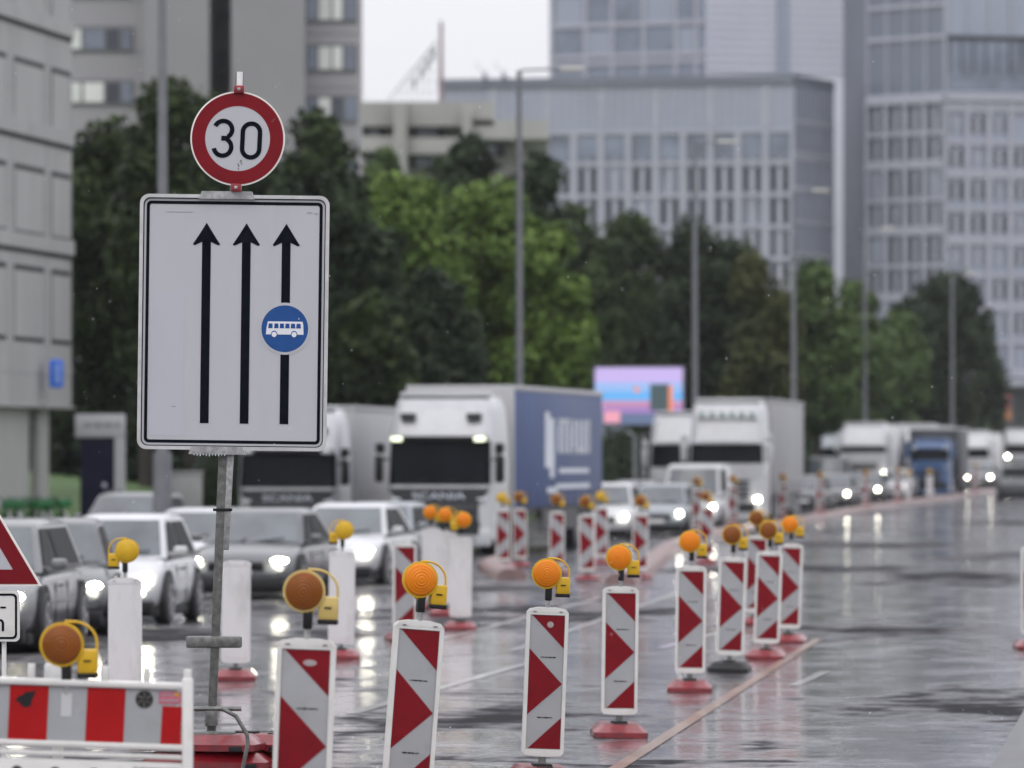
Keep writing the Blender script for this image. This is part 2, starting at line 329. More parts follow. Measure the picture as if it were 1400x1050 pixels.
# ------------------------------------------------------------------ long kerb (raised lane divider) on the left
def kerb(pts, label):
    m = MB(); rs = []
    prof = [(-.28, 0), (-.24, .13), (-.14, .20), (.14, .20), (.24, .13), (.28, 0)]
    for i, (x, y) in enumerate(pts):
        a = pts[max(i - 1, 0)]; b = pts[min(i + 1, len(pts) - 1)]; d = Vector((b[0] - a[0], b[1] - a[1])).normalized(); n = Vector((d.y, -d.x))
        rs.append([(x + n.x * u, y + n.y * u, G(y) + v + .001) for u, v in prof])
    m.rings(rs); return tag(m.build('lane_divider_kerb', kerb_m), label, 'kerb')
KP = [(1.9, 100), (2.6, 112), (3.8, 138), (6.1, 166), (8.6, 186), (11.8, 215), (17.0, 255), (22.8, 290), (30.0, 335), (44, 450)]
kerb(KP, 'long pinkish raised kerb running away along the right of the traffic queue')
kerb([(.0, 104), (-.25, 108), (-.45, 114), (-.25, 118)], 'short pinkish kerb piece at the feet of the two leftmost striped beacons')

# ------------------------------------------------------------------ beacons
def lamp_parts(parent, z0, lens=lens_orange, boxm=yellow, front=True, side=1):
    m = MB(); m.cyl((0, 0, z0), (0, 0, z0 + .09), .016); st = m.build('lamp_stem', galv, parent)
    m = MB(); m.box((0, 0, z0 + .10), (.046, .05, .10), .006); m.build('lamp_bracket', black_pl, parent)
    cz = z0 + .235
    m = MB()                                      # casing, a shallow drum with rounded back, plus neck
    rr = [(.0, .075), (.05, .07), (.085, .05), (.098, .01), (.104, -.028), (.104, -.034), (.094, -.036)]
    rings = [[(-.02 * side + r * math.cos(2 * math.pi * k / 32), y, cz + r * math.sin(2 * math.pi * k / 32)) for k in range(32)] for r, y in rr[1:]]
    m.rings(rings, cap=True); m.prism([(-.05, cz - .085), (.035, cz - .07), (.022, z0 + .12), (-.022, z0 + .12)], -.02, .03)
    cas = m.build('warning_lamp', boxm, parent)
    if front: rrx = [(.093, 0)] + [(.090 - .0085 * k, .010 + .026 * math.sin(k / 10 * 1.57) + (.0022 if k % 2 else -.0010)) for k in range(10)] + [(.003, .036)]
    for yy, sg in ((-.034, -1), (.052, 1)):
        m = MB(); n = 32; rr2 = rrx if sg < 0 else [(.06, 0), (.055, .014), (.04, .026), (.02, .03), (.004, .031)]
        m.rings([[(-.02 * side + r * math.cos(2 * math.pi * k / n), yy + sg * d, cz + r * math.sin(2 * math.pi * k / n)) for k in range(n)] for r, d in rr2])
        m.build('lens', lens if (sg < 0) == front else yellow, cas)
    m = MB(); bx = .098 * side; m.box((bx, .01, z0 + .155), (.095, .075, .115), .012); bb = m.build('battery_box', boxm, cas)
    m = MB(); m.box((bx, .01, z0 + .088), (.098, .078, .024), .005); m.box((bx, -.0295, z0 + .158), (.035, .006, .008)); m.build('box_base', black_pl, bb)
    m = MB(); pts = [(-.01 * side, .02, cz + .106)]
    for k in range(9): t = R(90 - 11.25 * k); pts.append(((.03 + .11 * math.cos(t)) * side, .02, cz + .005 + .10 * math.sin(t)))
    pts.append((.14 * side, .02, z0 + .21)); m.tube(pts, .0065); m.build('handle', boxm, cas)
def foot_plate(parent, dark=False, cat=False, name='foot_plate'):
    m = MB(); w1, l1, w2, l2, h = .21, .41, .15, .33, .105
    m.rings([[(-w1, -l1 + .05, z), (-w1 + .05, -l1, z), (w1 - .05, -l1, z), (w1, -l1 + .05, z), (w1, l1 - .05, z), (w1 - .05, l1, z), (-w1 + .05, l1, z), (-w1, l1 - .05, z)] for z in (.004, .045)] +
            [[(-w2, -l2 + .03, h), (-w2 + .03, -l2, h), (w2 - .03, -l2, h), (w2, -l2 + .03, h), (w2, l2 - .03, h), (w2 - .03, l2, h), (-w2 + .03, l2, h), (-w2, l2 - .03, h)]])
    m.m = 1
    for sx in (-1, 1):
        for yy in (-.30, .30): m.box((sx * .185, yy, .02), (.055, .09, .036), .004)
    m.box((0, 0, h + .006), (.13, .16, .02), .005)
    for yy in (-.21, .21): m.box((0, yy, h + .001), (.11, .055, .012), .003)
    return m.build(name, [rubber_black if dark else rubber_red, rubber_black], parent)
def beacon(label, px, s, lean=0, yaw=0, arrows=True, lamp=True, z0=0, lens=lens_orange, boxm=yellow, dark_foot=False, mirror=False, badge=None, marks=True, group='red and white striped beacons with amber lamps', name='striped_beacon', stack=0, side=1):
    Z = F / s; x0 = X(px, Z)
    t = thing(name, label, 'beacon', (x0, Z, G(Z) + z0), (0, R(lean), R(yaw)), group)
    ft = foot_plate(t, dark_foot)
    m = MB(); m.box((0, 0, .15), (.05, .04, .12)); m.build('socket', galv_dark, t)
    pm = plastic_white if arrows else back_white
    m = MB(); W2 = .143; zb, zt = .165, 1.19      # body of the panel: curved plastic cap at each end
    out = [(-W2, zb + .03), (-W2 + .02, zb + .008), (0, zb), (W2 - .02, zb + .008), (W2, zb + .03), (W2, zt - .035), (W2 - .02, zt - .012), (.06, zt), (-.06, zt), (-W2 + .02, zt - .012), (-W2, zt - .035)]
    if arrows:
        m.prism(out, -.012, .03)
        fr_o = [(-W2, zb + .03), (W2, zb + .03), (W2, zt - .035), (-W2, zt - .035)]; fr_i = [(-.119, zb + .055), (.119, zb + .055), (.119, zt - .052), (-.119, zt - .052)]
        ringband(m, fr_o, fr_i, -.024, -.012); m.prism([(-W2 + .004, zt - .035), (W2 - .004, zt - .035), (W2 - .02, zt - .014), (.06, zt - .003), (-.06, zt - .003), (-W2 + .02, zt - .014)], -.026, -.012)
        m.prism([(W2 - .02, zb + .01), (W2 - .004, zb + .03), (-W2 + .004, zb + .03), (-W2 + .02, zb + .01), (0, zb + .003)], -.026, -.012)
    else:
        m.prism(out, -.03, .02); m.prism([(-W2 - .004, zt - .052), (W2 + .004, zt - .052), (W2 + .004, zt - .026), (-W2 - .004, zt - .026)], -.034, .024)
        m.prism([(-.118, zb + .05), (.118, zb + .05), (.118, zt - .07), (-.118, zt - .07)], -.0325, -.029)
    body = m.build('panel', pm, t)
    m = MB()
    for xx in (-.09, .09): m.box((xx, -.028 if arrows else -.036, zt - .03), (.022, .004, .006))
    m.build('vent_slot', galv_dark, body)
    if arrows:
        x0_, x1_, z0_, z1_ = -.118, .118, zb + .056, zt - .053; H = z1_ - z0_
        m = MB(); m.prism([(x0_, z0_), (x1_, z0_), (x1_, z1_), (x0_, z1_)], -.0155, -.0125); m.build('white_sheeting', sheet_white, t)
        q = (lambda u, v: ((x0_ + (x1_ - x0_) * (1 - u if mirror else u)), z1_ - H * v))
        m = MB()
        for tri in (((.06, .003), (.995, .003), (.995, .245)), ((.005, .252), (.985, .512), (.005, .745)), ((.995, .765), (.995, .997), (.06, .997))):
            m.prism([q(*p) for p in tri], -.018, -.0152)
        m.build('red_stripes', sign_red, t, smooth=0)
        if marks:
            m = MB()
            for zz, xx in ((.315, .1), (.765, -.02)):
                x = xx * .1 + .005
                for k in range(9):
                    wk = random.choice((.006, .009, .012)); m.box((x - .045 + k * .0115, -.0165, z1_ - H * zz), (wk, .002, .006 + .003 * (k % 2)))
            m.build('maker_mark', black_pl, t)
        if badge:
            m = MB(); m.prism([(.02 + .0 + badge[0] * math.cos(R(a)), z1_ - .065 + badge[1] * math.sin(R(a))) for a in range(0, 360, 20)], -.0195, -.0178)
            m.m = 1; m.prism([(.025 + badge[0] * .45 * math.cos(R(a)), z1_ - .067 + badge[1] * .45 * math.sin(R(a))) for a in range(0, 360, 30)], -.021, -.0194)
            m.build('sticker', [mat('sticker_grey', (.32, .24, .24), .4, var=.3, scale=30), sheet_white], t)
    if lamp:
        lamp_parts(t, 1.185, lens, boxm, True, side)
    return t
beacon('nearest striped beacon, faded amber lamp, right beside the foot of the tall lane sign', 407, 281, 2.2, -3, z0=.14, lens=lens_amber, boxm=yellow_pale, badge=(.034, .016))
beacon('leaning striped beacon with bright orange lamp, second from the left in front', 552, 241, 4.4, 14, z0=.10)
beacon('upright striped beacon with a small round grey sticker on its top red stripe', 740, 200, 2.2, 5, badge=(.022, .022))
beacon('upright striped beacon on wide red foot beside the near end of the orange line', 846, 172, .8, 2)
beacon('striped beacon on red foot with two orange reflectors, fifth in the front row', 943, 144, .8, -2)
beacon('striped beacon standing on an all black foot', 997, 132, 2, -6, dark_foot=True, lens=lens_amber)
beacon('striped beacon on red foot in the cluster, directly right of the black footed one', 1047, 124, 2, -6, lens=lens_amber)
beacon('striped beacon at the right end of the cluster by the end of the orange line', 1077, 114, 2, -8)
beacon('striped beacon half hidden at the back of the right cluster', 1031, 103, 2, 0, lens=lens_amber)
# the row on the kerb, in front of the blue trailer and beyond
for i, (px, s, lab, lens, mr) in enumerate((
        (688, 69, 'blurred striped beacon on short kerb, left one of a close pair before the blue lorry', yellow, 0),
        (711, 67.5, 'blurred striped beacon on short kerb, right one of a close pair before the blue lorry', lens_amber, 0),
        (761, 72, 'blurred striped beacon standing alone before the middle of the blue trailer', lens_amber, 0),
        (803, 76, 'blurred striped beacon with white foot block before the rear of the blue trailer', lens_amber, 0),
        (822, 66, 'blurred striped beacon almost hidden behind another at the blue trailer rear', yellow, 0),
        (874, 75, 'blurred striped beacon before the first white car behind the blue trailer', lens_amber, 0))):
    beacon(lab, px, s, random.uniform(-1, 1.5), random.uniform(-6, 6), lens=lens, z0=.02, marks=False)
for px, Z, lab in ((966, 120, 'small striped beacon seen between the headlights and the right cluster'),
                   (922, 152, 'small blurred striped beacon on long kerb before the white van'),
                   (965, 170, 'small blurred striped beacon on long kerb before the light bar lorry'),
                   (1008, 190, 'tiny blurred striped beacon beside the lorry with roof light bar'),
                   (1062, 212, 'tiny blurred striped beacon before the grey trailer'),
                   (1108, 238, 'tiny blurred striped beacon just past the grey trailer'),
                   (1150, 258, 'tiny far striped beacon before the far white lorry'),
                   (1232, 300, 'tiny far striped beacon left of the far blue lorry')):
    kx = np.interp(Z, [q[1] for q in KP], [q[0] for q in KP]) if Z > 121 else None
    beacon(lab, px if kx is None else CX + kx * F / Z, F / Z, 0, 0, lens=lens_amber, marks=False, z0=.0 if kx is None else .2)
beacon('striped beacon cut off by the right picture edge', 1413, 118, 0, 0, lamp=False, marks=False)
GW = 'white beacon backs with yellow lamps'
beacon('white beacon back with round yellow lamp above the striped barrier', 171, 160, 0, 0, False, lens=yellow, group=GW, name='white_beacon', side=-1)
beacon('white beacon back without lamp, right behind the sign pole', 322, 137, .5, 0, False, False, group=GW, name='white_beacon')
beacon('white beacon back with yellow lamp between the white car and the nearest striped beacon', 466, 124, .8, 0, False, lens=yellow, group=GW, name='white_beacon', side=-1)
beacon('white beacon back with orange lamp before the front of the blue lorry', 629, 106, 1, 0, False, group=GW, name='white_beacon', side=-1)
beacon('white beacon back standing just left of a nearer one before the blue lorry', 608, 97, 1, 0, False, group=GW, name='white_beacon')
beacon('farthest white beacon back of the trio before the blue lorry', 590, 93, 0, 0, False, group=GW, name='white_beacon')
beacon('striped beacon mostly hidden behind the leaning one, its lamp missing', 553, 113, 0, 8, True, False, marks=False)
for px, Z, lab in ((1242, 272, 'far white beacon back, left one of three near the blue lorry'), (1271, 284, 'far white beacon back, middle one of three near the blue lorry'), (1304, 300, 'far white beacon back, right one of three near the blue lorry')):
    beacon(lab, px, F / Z, 0, 0, False, lens=yellow, group=GW, name='white_beacon')

# ------------------------------------------------------------------ tall lane sign on pole
ZS = 36.5; SS = F / ZS
t = thing('lane_sign', 'tall white lane sign with three black arrows, blue bus disc and speed limit 30', 'road sign', (X(289, ZS), ZS, 0))
def sp(px, py): return ((px - 289) / SS, (HY - py) / SS + CH)      # photo pixel -> local x,z on the sign plane
m = MB(); a, b = sp(288, 1010), sp(327, 98)
m.box((0, .05, 0), (.056, .056, (Vector(b) - Vector(a)).length), .006, Matrix.Translation(((a[0] + b[0]) / 2, 0, (a[1] + b[1]) / 2)) @ Matrix.Rotation(math.atan2(b[0] - a[0], b[1] - a[1]), 4, 'Y'))
m.build('pole', galv_dark, t)
m = MB(); a, b = sp(306, 752), sp(314, 600)
m.box((0, .05, 0), (.05, .05, (Vector(b) - Vector(a)).length), .004, Matrix.Translation(((a[0] + b[0]) / 2 + .004, 0, (a[1] + b[1]) / 2)) @ Matrix.Rotation(math.atan2(b[0] - a[0], b[1] - a[1]), 4, 'Y'))
m.build('extension_tube', galv, t)
m = MB(); c = sp(304, 697); m.box((c[0], .05, c[1]), (.122, .075, .018), .003); m.build('clamp', black_pl, t)
m = MB(); c = sp(292, 878); m.box((c[0], .045, c[1]), (.36, .08, .075), .014); m.build('crossbar', galv_dark, t)
# plate with its rim, border and arrows
pc = sp(319, 441); pl = bpy.data.objects.new('sign_plate', None)
M0 = Matrix.Translation((pc[0], 0, pc[1])) @ Matrix.Rotation(R(.75), 4, 'Y')
def lp(px, py): return ((px - 319) / SS, (441 - py) / SS)
W, H = 1.215, 1.638
def xf(mb): mb.v = [tuple(M0 @ Vector(p)) for p in mb.v]; return mb
m = MB(); o_ = rrect(-W / 2, -H / 2, W / 2, H / 2, .06); i_ = rrect(-W / 2 + .022, -H / 2 + .022, W / 2 - .022, H / 2 - .022, .045)
ringband(m, o_, i_, -.022, .018); plate = xf(m).build('sign_plate', mat('plate_rim', (.46, .46, .46), .35, .3, var=.12, scale=9, dirt=(.2, .2, .2, .5), dscale=6), t)
m = MB(); m.prism(rrect(-W / 2 + .014, -H / 2 + .014, W / 2 - .014, H / 2 - .014, .045), -.004, .014); xf(m).build('plate_face', sign_white, plate)
m = MB(); g2 = .043; ringband(m, rrect(-W / 2 + g2, -H / 2 + g2, W / 2 - g2, H / 2 - g2, .03), rrect(-W / 2 + g2 + .02, -H / 2 + g2 + .02, W / 2 - g2 - .02, H / 2 - g2 - .02, .014), -.0065, -.003)
ringband(m, rrect(-W / 2 + .024, -H / 2 + .024, W / 2 - .024, H / 2 - .024, .043), rrect(-W / 2 + .029, -H / 2 + .029, W / 2 - .029, H / 2 - .029, .040), -.0062, -.003)
xf(m).build('black_border', sign_black, plate)
for cx, cut in ((281, 0), (335.5, 0), (390, 1)):
    m = MB(); x = lp(cx, 0)[0]; tip = lp(0, 305)[1]; hb = lp(0, 335)[1]; bt = lp(0, 579)[1]; hw = .088
    m.prism([(x, tip), (x + hw * .55, tip - .078), (x + hw, hb + .002), (x + .075, hb - .004), (x + .028, hb + .018), (x - .028, hb + .018), (x - .075, hb - .004), (x - hw, hb + .002), (x - hw * .55, tip - .078)], -.0065, -.003)
    segs = [(hb + .018, bt)]
    for z1, z0 in segs: m.prism([(x - .028, z0), (x + .028, z0), (x + .028, z1), (x - .028, z1)], -.0065, -.003)
    xf(m).build('black_arrow', sign_black, plate)
bx, bz = lp(389.5, 448.5)
m = MB(); m.prism(circ(bx, bz, .167, 48), -.0071, -.003); xf(m).build('white_ring', sign_white, plate)
m = MB(); m.prism(circ(bx, bz, .150, 48), -.0085, -.003); bd = xf(m).build('blue_disc', sign_blue, plate)
def bp_(u, v): return (bx + (u - 470) / 11.67 / SS, bz + (562 - v) / 11.67 / SS)   # from the enlarged crop
m = MB()
m.prism([bp_(*p) for p in ((200, 448), (752, 448), (765, 500), (770, 655), (170, 655), (180, 545))], -.0103, -.0083)
bus = xf(m).build('bus_symbol', mat('symbol_white', (.62, .62, .65), .4, var=.03), bd)
m = MB()
for k in range(6):
    u = 212 + k * 88 + (6 if k > 0 else 0); m.prism([bp_(u, 480), bp_(u + 62, 480), bp_(u + 62 + (8 if k > 3 else 2), 556), bp_(u - 6, 556)], -.0116, -.0101)
for u in (302, 620): m.prism([bp_(u + 52 * math.cos(R(q)), 655 - 60 * math.sin(R(q))) for q in range(0, 181, 12)], -.0116, -.0101)
xf(m).build('bus_window', sign_blue, bus)
m = MB()
for u in (302, 620): m.prism([bp_(u + 40 * math.cos(R(q)), 655 + 42 * math.sin(R(q))) for q in range(0, 360, 15)], -.0126, -.0113)
xf(m).build('bus_wheel', MATS['symbol_white'], bus)
m = MB()                                          # brackets holding the plate, top and bottom
for (px, py), wd in (((308, 267), .36), ((299, 616), .365)):
    c = lp(px, py); m.prism([(c[0] - wd / 2, c[1] - .026), (c[0] + wd / 2, c[1] - .026), (c[0] + wd / 2 - .02, c[1] + .024), (c[0] - wd / 2 + .02, c[1] + .024)], -.034, .06)
xf(m).build('plate_bracket', galv, t)
m = MB()
for k in range(11): c = lp(268 + k * 4.2, 620.5); m.box((c[0], -.03, c[1] - .006), (.006, .008, .012 + .006 * (k % 3)), .002)
xf(m).build('water_drops', mat('water_drop', (.75, .78, .8), .05, coat=1), t)
m = MB()                                          # scratches and the patch on the face
for (x0, y0, x1, y1), c in (((225, 290.3, 262, 290.9), 0), ((418, 289, 425, 290.5), 0), ((428, 290, 433, 291.5), 0), ((236, 556, 242, 557.5), 0)):
    a = lp(x0, y1); b = lp(x1, y0); m.prism([a, (b[0], a[1]), b, (a[0], b[1])], -.0062, -.0035)
xf(m).build('scratch', mat('scuff', (.25, .25, .26), .6), plate)
m = MB(); a = lp(205, 596); b = lp(252, 400); m.prism([a, (b[0], a[1]), b, (a[0], b[1])], -.0052, -.0038); xf(m).build('replaced_patch', mat('patch_bluish', (.375, .382, .420), .35, var=.02), plate)
# speed disc
dc = sp(325.3, 190)
Md = Matrix.Translation((dc[0], -.03, dc[1])) @ Matrix.Rotation(R(1.8), 4, 'Y')
def xd(mb): mb.v = [tuple(Md @ Vector(p)) for p in mb.v]; return mb
m = MB(); m.prism(circ(0, 0, .303, 64), -.012, .012); disc = xd(m).build('speed_limit_disc', mat('disc_rim_white', (.68, .66, .62), .4, var=.06, scale=12), t)
m = MB(); ringband(m, circ(0, 0, .293, 64), circ(0, 0, .208, 64), -.0155, -.0115); xd(m).build('red_ring', sign_red, disc)
m = MB(); m.prism(circ(0, 0, .210, 64), -.0142, -.0115); xd(m).build('white_centre', sign_white, disc)
def dg(u, v): return ((u - 415) / 5.527 / SS, (548 - v) / 5.527 / SS)    # from the enlarged crop
m = MB(); sw = 34 / 5.527 / SS
arc1 = [dg(306 + 66 * math.cos(R(a)), 482 - 64 * math.sin(R(a))) for a in range(158, -62, -8)]
arc2 = [dg(303 + 66 * math.cos(R(a)), 614 - 66 * math.sin(R(a))) for a in range(62, -172, -8)]
stroke(m, arc1, sw, -.017, -.014); stroke(m, arc2, sw, -.017, -.014)
m.prism([dg(292, 530), dg(345, 530), dg(345, 566), dg(292, 566)], -.0172, -.0138)
o1 = [dg(518 + 65 * math.cos(R(a)), 497 - 65 * math.sin(R(a))) for a in range(0, 181, 8)]; o2 = [dg(516 + 65 * math.cos(R(a)), 622 - 65 * math.sin(R(a))) for a in range(180, 361, 8)]
stroke(m, o1 + o2 + [o1[0]], sw, -.017, -.014)
xd(m).build('digits_30', sign_black, disc)
m = MB()
for u, v in ((447, 712), (441, 720), (430, 752), (428, 775), (452, 735), (425, 742)): c = dg(u, v); m.box((c[0], -.0152, c[1]), (.006, .002, .012))
for u, v in ((680, 400), (672, 412), (690, 392)): c = dg(u, v); m.box((c[0], -.0165, c[1]), (.008, .002, .004))
xd(m).build('scratch', galv_dark, disc)
for z, nm in ((.315, 0), (-.315, 1)): m = MB(); m.box((0, 0, z), (.066, .09, .05), .006); m.m = 1; m.box((0, -.048, z), (.02, .012, .02), .003); xd(m).build('disc_clamp', [mat('clamp_red', (.20, .01, .015), .4, var=.3, scale=30), galv], t)
m = MB(); m.cyl((0, .02, .33), (0, .02, .43), .019); xd(m).build('pole_cap', mat('cap_white', (.62, .62, .62), .4, var=.1, scale=30), t)
# foot frame of the sign
m = MB(); q = lambda px, py, y=-.42: (*sp(px, py)[:1], y, sp(px, py)[1])
m.tube([q(240, 990), q(250, 972), q(268, 965), q(308, 965), q(327, 975), q(342, 1000), q(343, 1012), q(333, 1060), q(328, 1085)], .014)
m.tube([q(235, 969, 0), q(330, 969, 0)], .016); m.box((sp(289, 1000)[0], 0, sp(289, 1000)[1] - .02), (.30, .30, .05), .01); m.box((sp(289, 980)[0], 0, sp(289, 980)[1]), (.08, .08, .12), .008)
m.build('foot_frame', galv_dark, t)
# stacked foot plates weighing the sign down
lab = {0: ('top', 'bottom')}
n = 0
for (px, dz0, rz, nm, cnt) in ((278, 0, 82, 'left', 4), (338, .0, 74, 'right', 4)):
    for k in range(cnt):
        o = foot_plate(None, name='red_foot_plate'); o.location = (X(px, ZS) + .03 * ((k * 7) % 3 - 1), ZS + (-.1 if nm == 'left' else .22) + .02 * k, k * .112 - (0 if nm == 'left' else .012)); o.rotation_euler = (0, 0, R(rz + (k * 37) % 11 - 5))
        w_ = ('lowest', 'second lowest', 'second highest', 'topmost')[k]
        tag(o, f'wet red rubber foot plate, {w_} in the {nm} stack under the lane sign', 'foot plate', 'red foot plates stacked under the sign')

# ------------------------------------------------------------------ warning triangle at the left edge
ZT = F / 212
t = thing('warning_sign', 'red bordered warning triangle over small white plate, cut by the left edge', 'road sign', (X(2, ZT), ZT, 0))
def tp(px, py): return ((px - 2) / 212, (HY - py) / 212 + CH)
A3 = [tp(-46, 626), tp(57, 801), tp(-149, 801)]
cx_, cz_ = tp(-46, 742)
def shr(k): return [(cx_ + (x - cx_) * k, cz_ + (z - cz_) * k) for x, z in A3]
m = MB(); m.prism(shr(1), -.012, .012); tri = m.build('triangle_plate', MATS['disc_rim_white'], t, smooth=0)
m = MB(); ringband(m, shr(.955), shr(.62), -.016, -.0115); m.build('red_border', sign_red, tri, smooth=0)
m = MB(); m.prism(shr(.63), -.0145, -.0118); m.build('white_field', sign_white, tri, smooth=0)
m = MB(); a = tp(-117, 877); b = tp(27, 808); m.prism(rrect(a[0], a[1], b[0], b[1], .03), -.012, .012); pp = m.build('text_plate', plastic_white, t)
m = MB(); ringband(m, rrect(a[0] + .016, a[1] + .016, b[0] - .016, b[1] - .016, .03), rrect(a[0] + .03, a[1] + .03, b[0] - .03, b[1] - .03, .02), -.0145, -.011)
c = tp(4.5, 830.5); m.box((c[0], -.0135, c[1]), (.036, .003, .012)); m.build('plate_border', sign_black, pp)
text_obj('lettering', 'n', .17, sign_black, pp, (tp(-1, 855)[0], -.013, tp(0, 852)[1]), ext=.0015)
m = MB(); c = tp(5, 1010); m.box((c[0], .03, c[1] / 2 + .3), (.028, .028, 1.15), .004); c2 = tp(-60, 0); m.box((c2[0], .03, 1.1), (.028, .028, 2.2), .004); m.build('stand', plastic_white, t)

# ------------------------------------------------------------------ striped barrier at the lower left
ZB = F / 293
t = thing('barrier', 'white plastic barrier with red blocks and an amber lamp on top', 'barrier', (X(258, ZB), ZB, 0))
def bq(px, py): return ((px - 258) / 293, (HY - py) / 293 + CH)
MBm = Matrix.Translation((0, 0, 1.12)) @ Matrix.Rotation(R(1.9), 4, 'Y') @ Matrix.Translation((0, 0, -1.12))
def xb(mb): mb.v = [tuple(MBm @ Vector(p)) for p in mb.v]; return mb
LX = -2.0
zt = bq(0, 935)[1]
m = MB(); m.box((LX / 2, 0, zt - .013), (-LX, .06, .034), .012); rail = xb(m).build('top_rail', plastic_white, t)
m = MB(); m.box((LX / 2, 0, zt - .30), (-LX, .06, .032), .012); m.box((LX / 2, 0, zt - .345), (-LX, .05, .024), .008); xb(m).build('lower_rail', plastic_white, t)
m = MB(); m.box((LX / 2 - .025, 0, zt - .158), (-LX - .06, .02, .262)); brd = xb(m).build('board', sheet_white, t)
for x0, x1, z0 in ((14, 67, 0), (120, 172, 0), (223, 250, .075), (-91, -39, 0), (-196, -144, 0), (-301, -249, 0)):
    m = MB(); a = bq(x0, 0)[0]; b = bq(x1, 0)[0]; m.prism([(a - .004, zt - .288), (b - .004, zt - .288), (b, zt - .032 - z0), (a, zt - .032 - z0)], -.0135, -.0098); xb(m).build('red_block', barrier_red, brd, smooth=0)
m = MB(); rng = random.Random(3)
pts = [(-.05, -.01), (-.035, .012), (-.015, .02), (.0, .035), (.03, .038), (.047, .045), (.04, .02), (.03, .0), (.025, -.03), (.0, -.04), (-.02, -.03), (-.03, -.015)]
c = bq(36, 966); m.prism([(c[0] + x, c[1] + z + .01) for x, z in pts], -.0155, -.013); xb(m).build('black_stain', black_pl, brd)
c = bq(198, 958); m = MB(); m.prism(circ(c[0], c[1] + .0, .041, 24), -.0135, -.0098); hole = xb(m).build('round_hole', void, brd)
m = MB()
for k in range(6):
    a = R(60 * k + 15); m.tube([(c[0] + .008 * math.cos(a), -.015, c[1] + .008 * math.sin(a)), (c[0] + .036 * math.cos(a + .3), -.015, c[1] + .036 * math.sin(a + .3))], .0025, 5)
xb(m).build('grating', mat('old_metal', (.12, .11, .09), .6, var=.4, scale=40), hole)
m = MB(); a = bq(218, 963); b = bq(248, 948); m.prism([(a[0], a[1]), (b[0], a[1]), (b[0], b[1] + .004), (a[0], b[1] + .004)], -.0135, -.0098); stk = xb(m).build('sticker', mat('sticker_red', (.42, .09, .14), .5, var=.15, scale=50), brd)
m = MB()
for k in range(7): m.box((a[0] + .012 + k * .0085, -.0145, b[1] - .010), (.006, .002, .008))
for k in range(9): m.box((a[0] + .012 + k * .0095, -.0145, a[1] + .016), (.007, .002, .010))
m.m = 1; m.box((b[0] - .02, -.0145, b[1] - .008), (.022, .002, .014), .001)
xb(m).build('sticker_print', [sheet_white, yellow], stk)
m = MB(); a = bq(83, 975); m.box((a[0] + .03, -.0112, a[1] + .02), (.05, .0025, .11)); xb(m).build('glue_mark', mat('glue_grey', (.42, .42, .43), .5), brd)
m = MB()                                          # lower plastic frame
m.box((LX / 2, 0, zt - .62), (-LX, .035, .50), .01); frame = xb(m).build('lower_frame', plastic_white, t)
for k in range(11):
    cx0 = bq(18 - 52.5 * (k - 3), 0)[0]
    if cx0 > -.28: continue
    m = MB(); pts = [(cx0 + .028 * math.cos(R(a)) + (.035 if a <= 180 else -.035) * .9, zt - .435 + .03 * math.sin(R(a)) + (.0 if a <= 180 else -.09)) for a in range(0, 360, 20)]
    m.prism(pts, -.0205, -.016); xb(m).build('slot', mat('slot_brown', (.03, .025, .018), .6, var=.5, scale=20), frame)
m = MB(); ringband(m, [(-.245, zt - .60), (-.03, zt - .60), (-.03, zt - .395), (-.245, zt - .395)], [(-.238, zt - .593), (-.037, zt - .593), (-.037, zt - .402), (-.238, zt - .402)], -.021, -.016); xb(m).build('name_field', galv, frame)
m = MB(); m.box((-.005, .0, .60), (.05, .07, 1.16), .01); m.box((-.005, 0, 1.19), (.035, .04, .06), .006); m.build('end_post', plastic_white, t)
for px in (42, 143, 200):
    m = MB(); x = bq(px, 0)[0]; m.box((x, 0, zt + .035), (.034, .04, .07), .005); xb(m).build('peg', plastic_white, t)
for sx in (-.1, -1.9):
    o = foot_plate(t); o.location = (sx, 0, 0)
lt = bpy.data.objects.new('lamp_mount', None)
# lamp on the barrier
class Off: pass
before = set(bpy.data.objects)
m = MB(); lx = bq(91, 0)[0]; z0 = zt - .015
for o in ():
    pass
lamp_parts(t, 0, lens_amber, yellow)
for o in set(bpy.data.objects) - before:
    if o.parent == t: o.location = (lx, 0, z0 - .10 + .065)
bpy.data.objects.remove(lt); bpy.data.objects.remove(pl)
m = MB(); a = bq(66, 912); m.box((a[0], .55, a[1] - .06), (.12, .1, .12), .012); m.m = 1; m.box((a[0] - .01, .55, a[1] + .02), (.10, .06, .045), .018)
m.box((a[0], .55, .45), (.05, .05, .9)); o = m.build('battery_case', [mat('case_white', (.5, .5, .5), .4, var=.1, scale=20), plastic_white], None); o.location = (X(258, ZB), ZB, 0)
tag(o, 'small white box on a post just behind the barrier lamp', 'box')

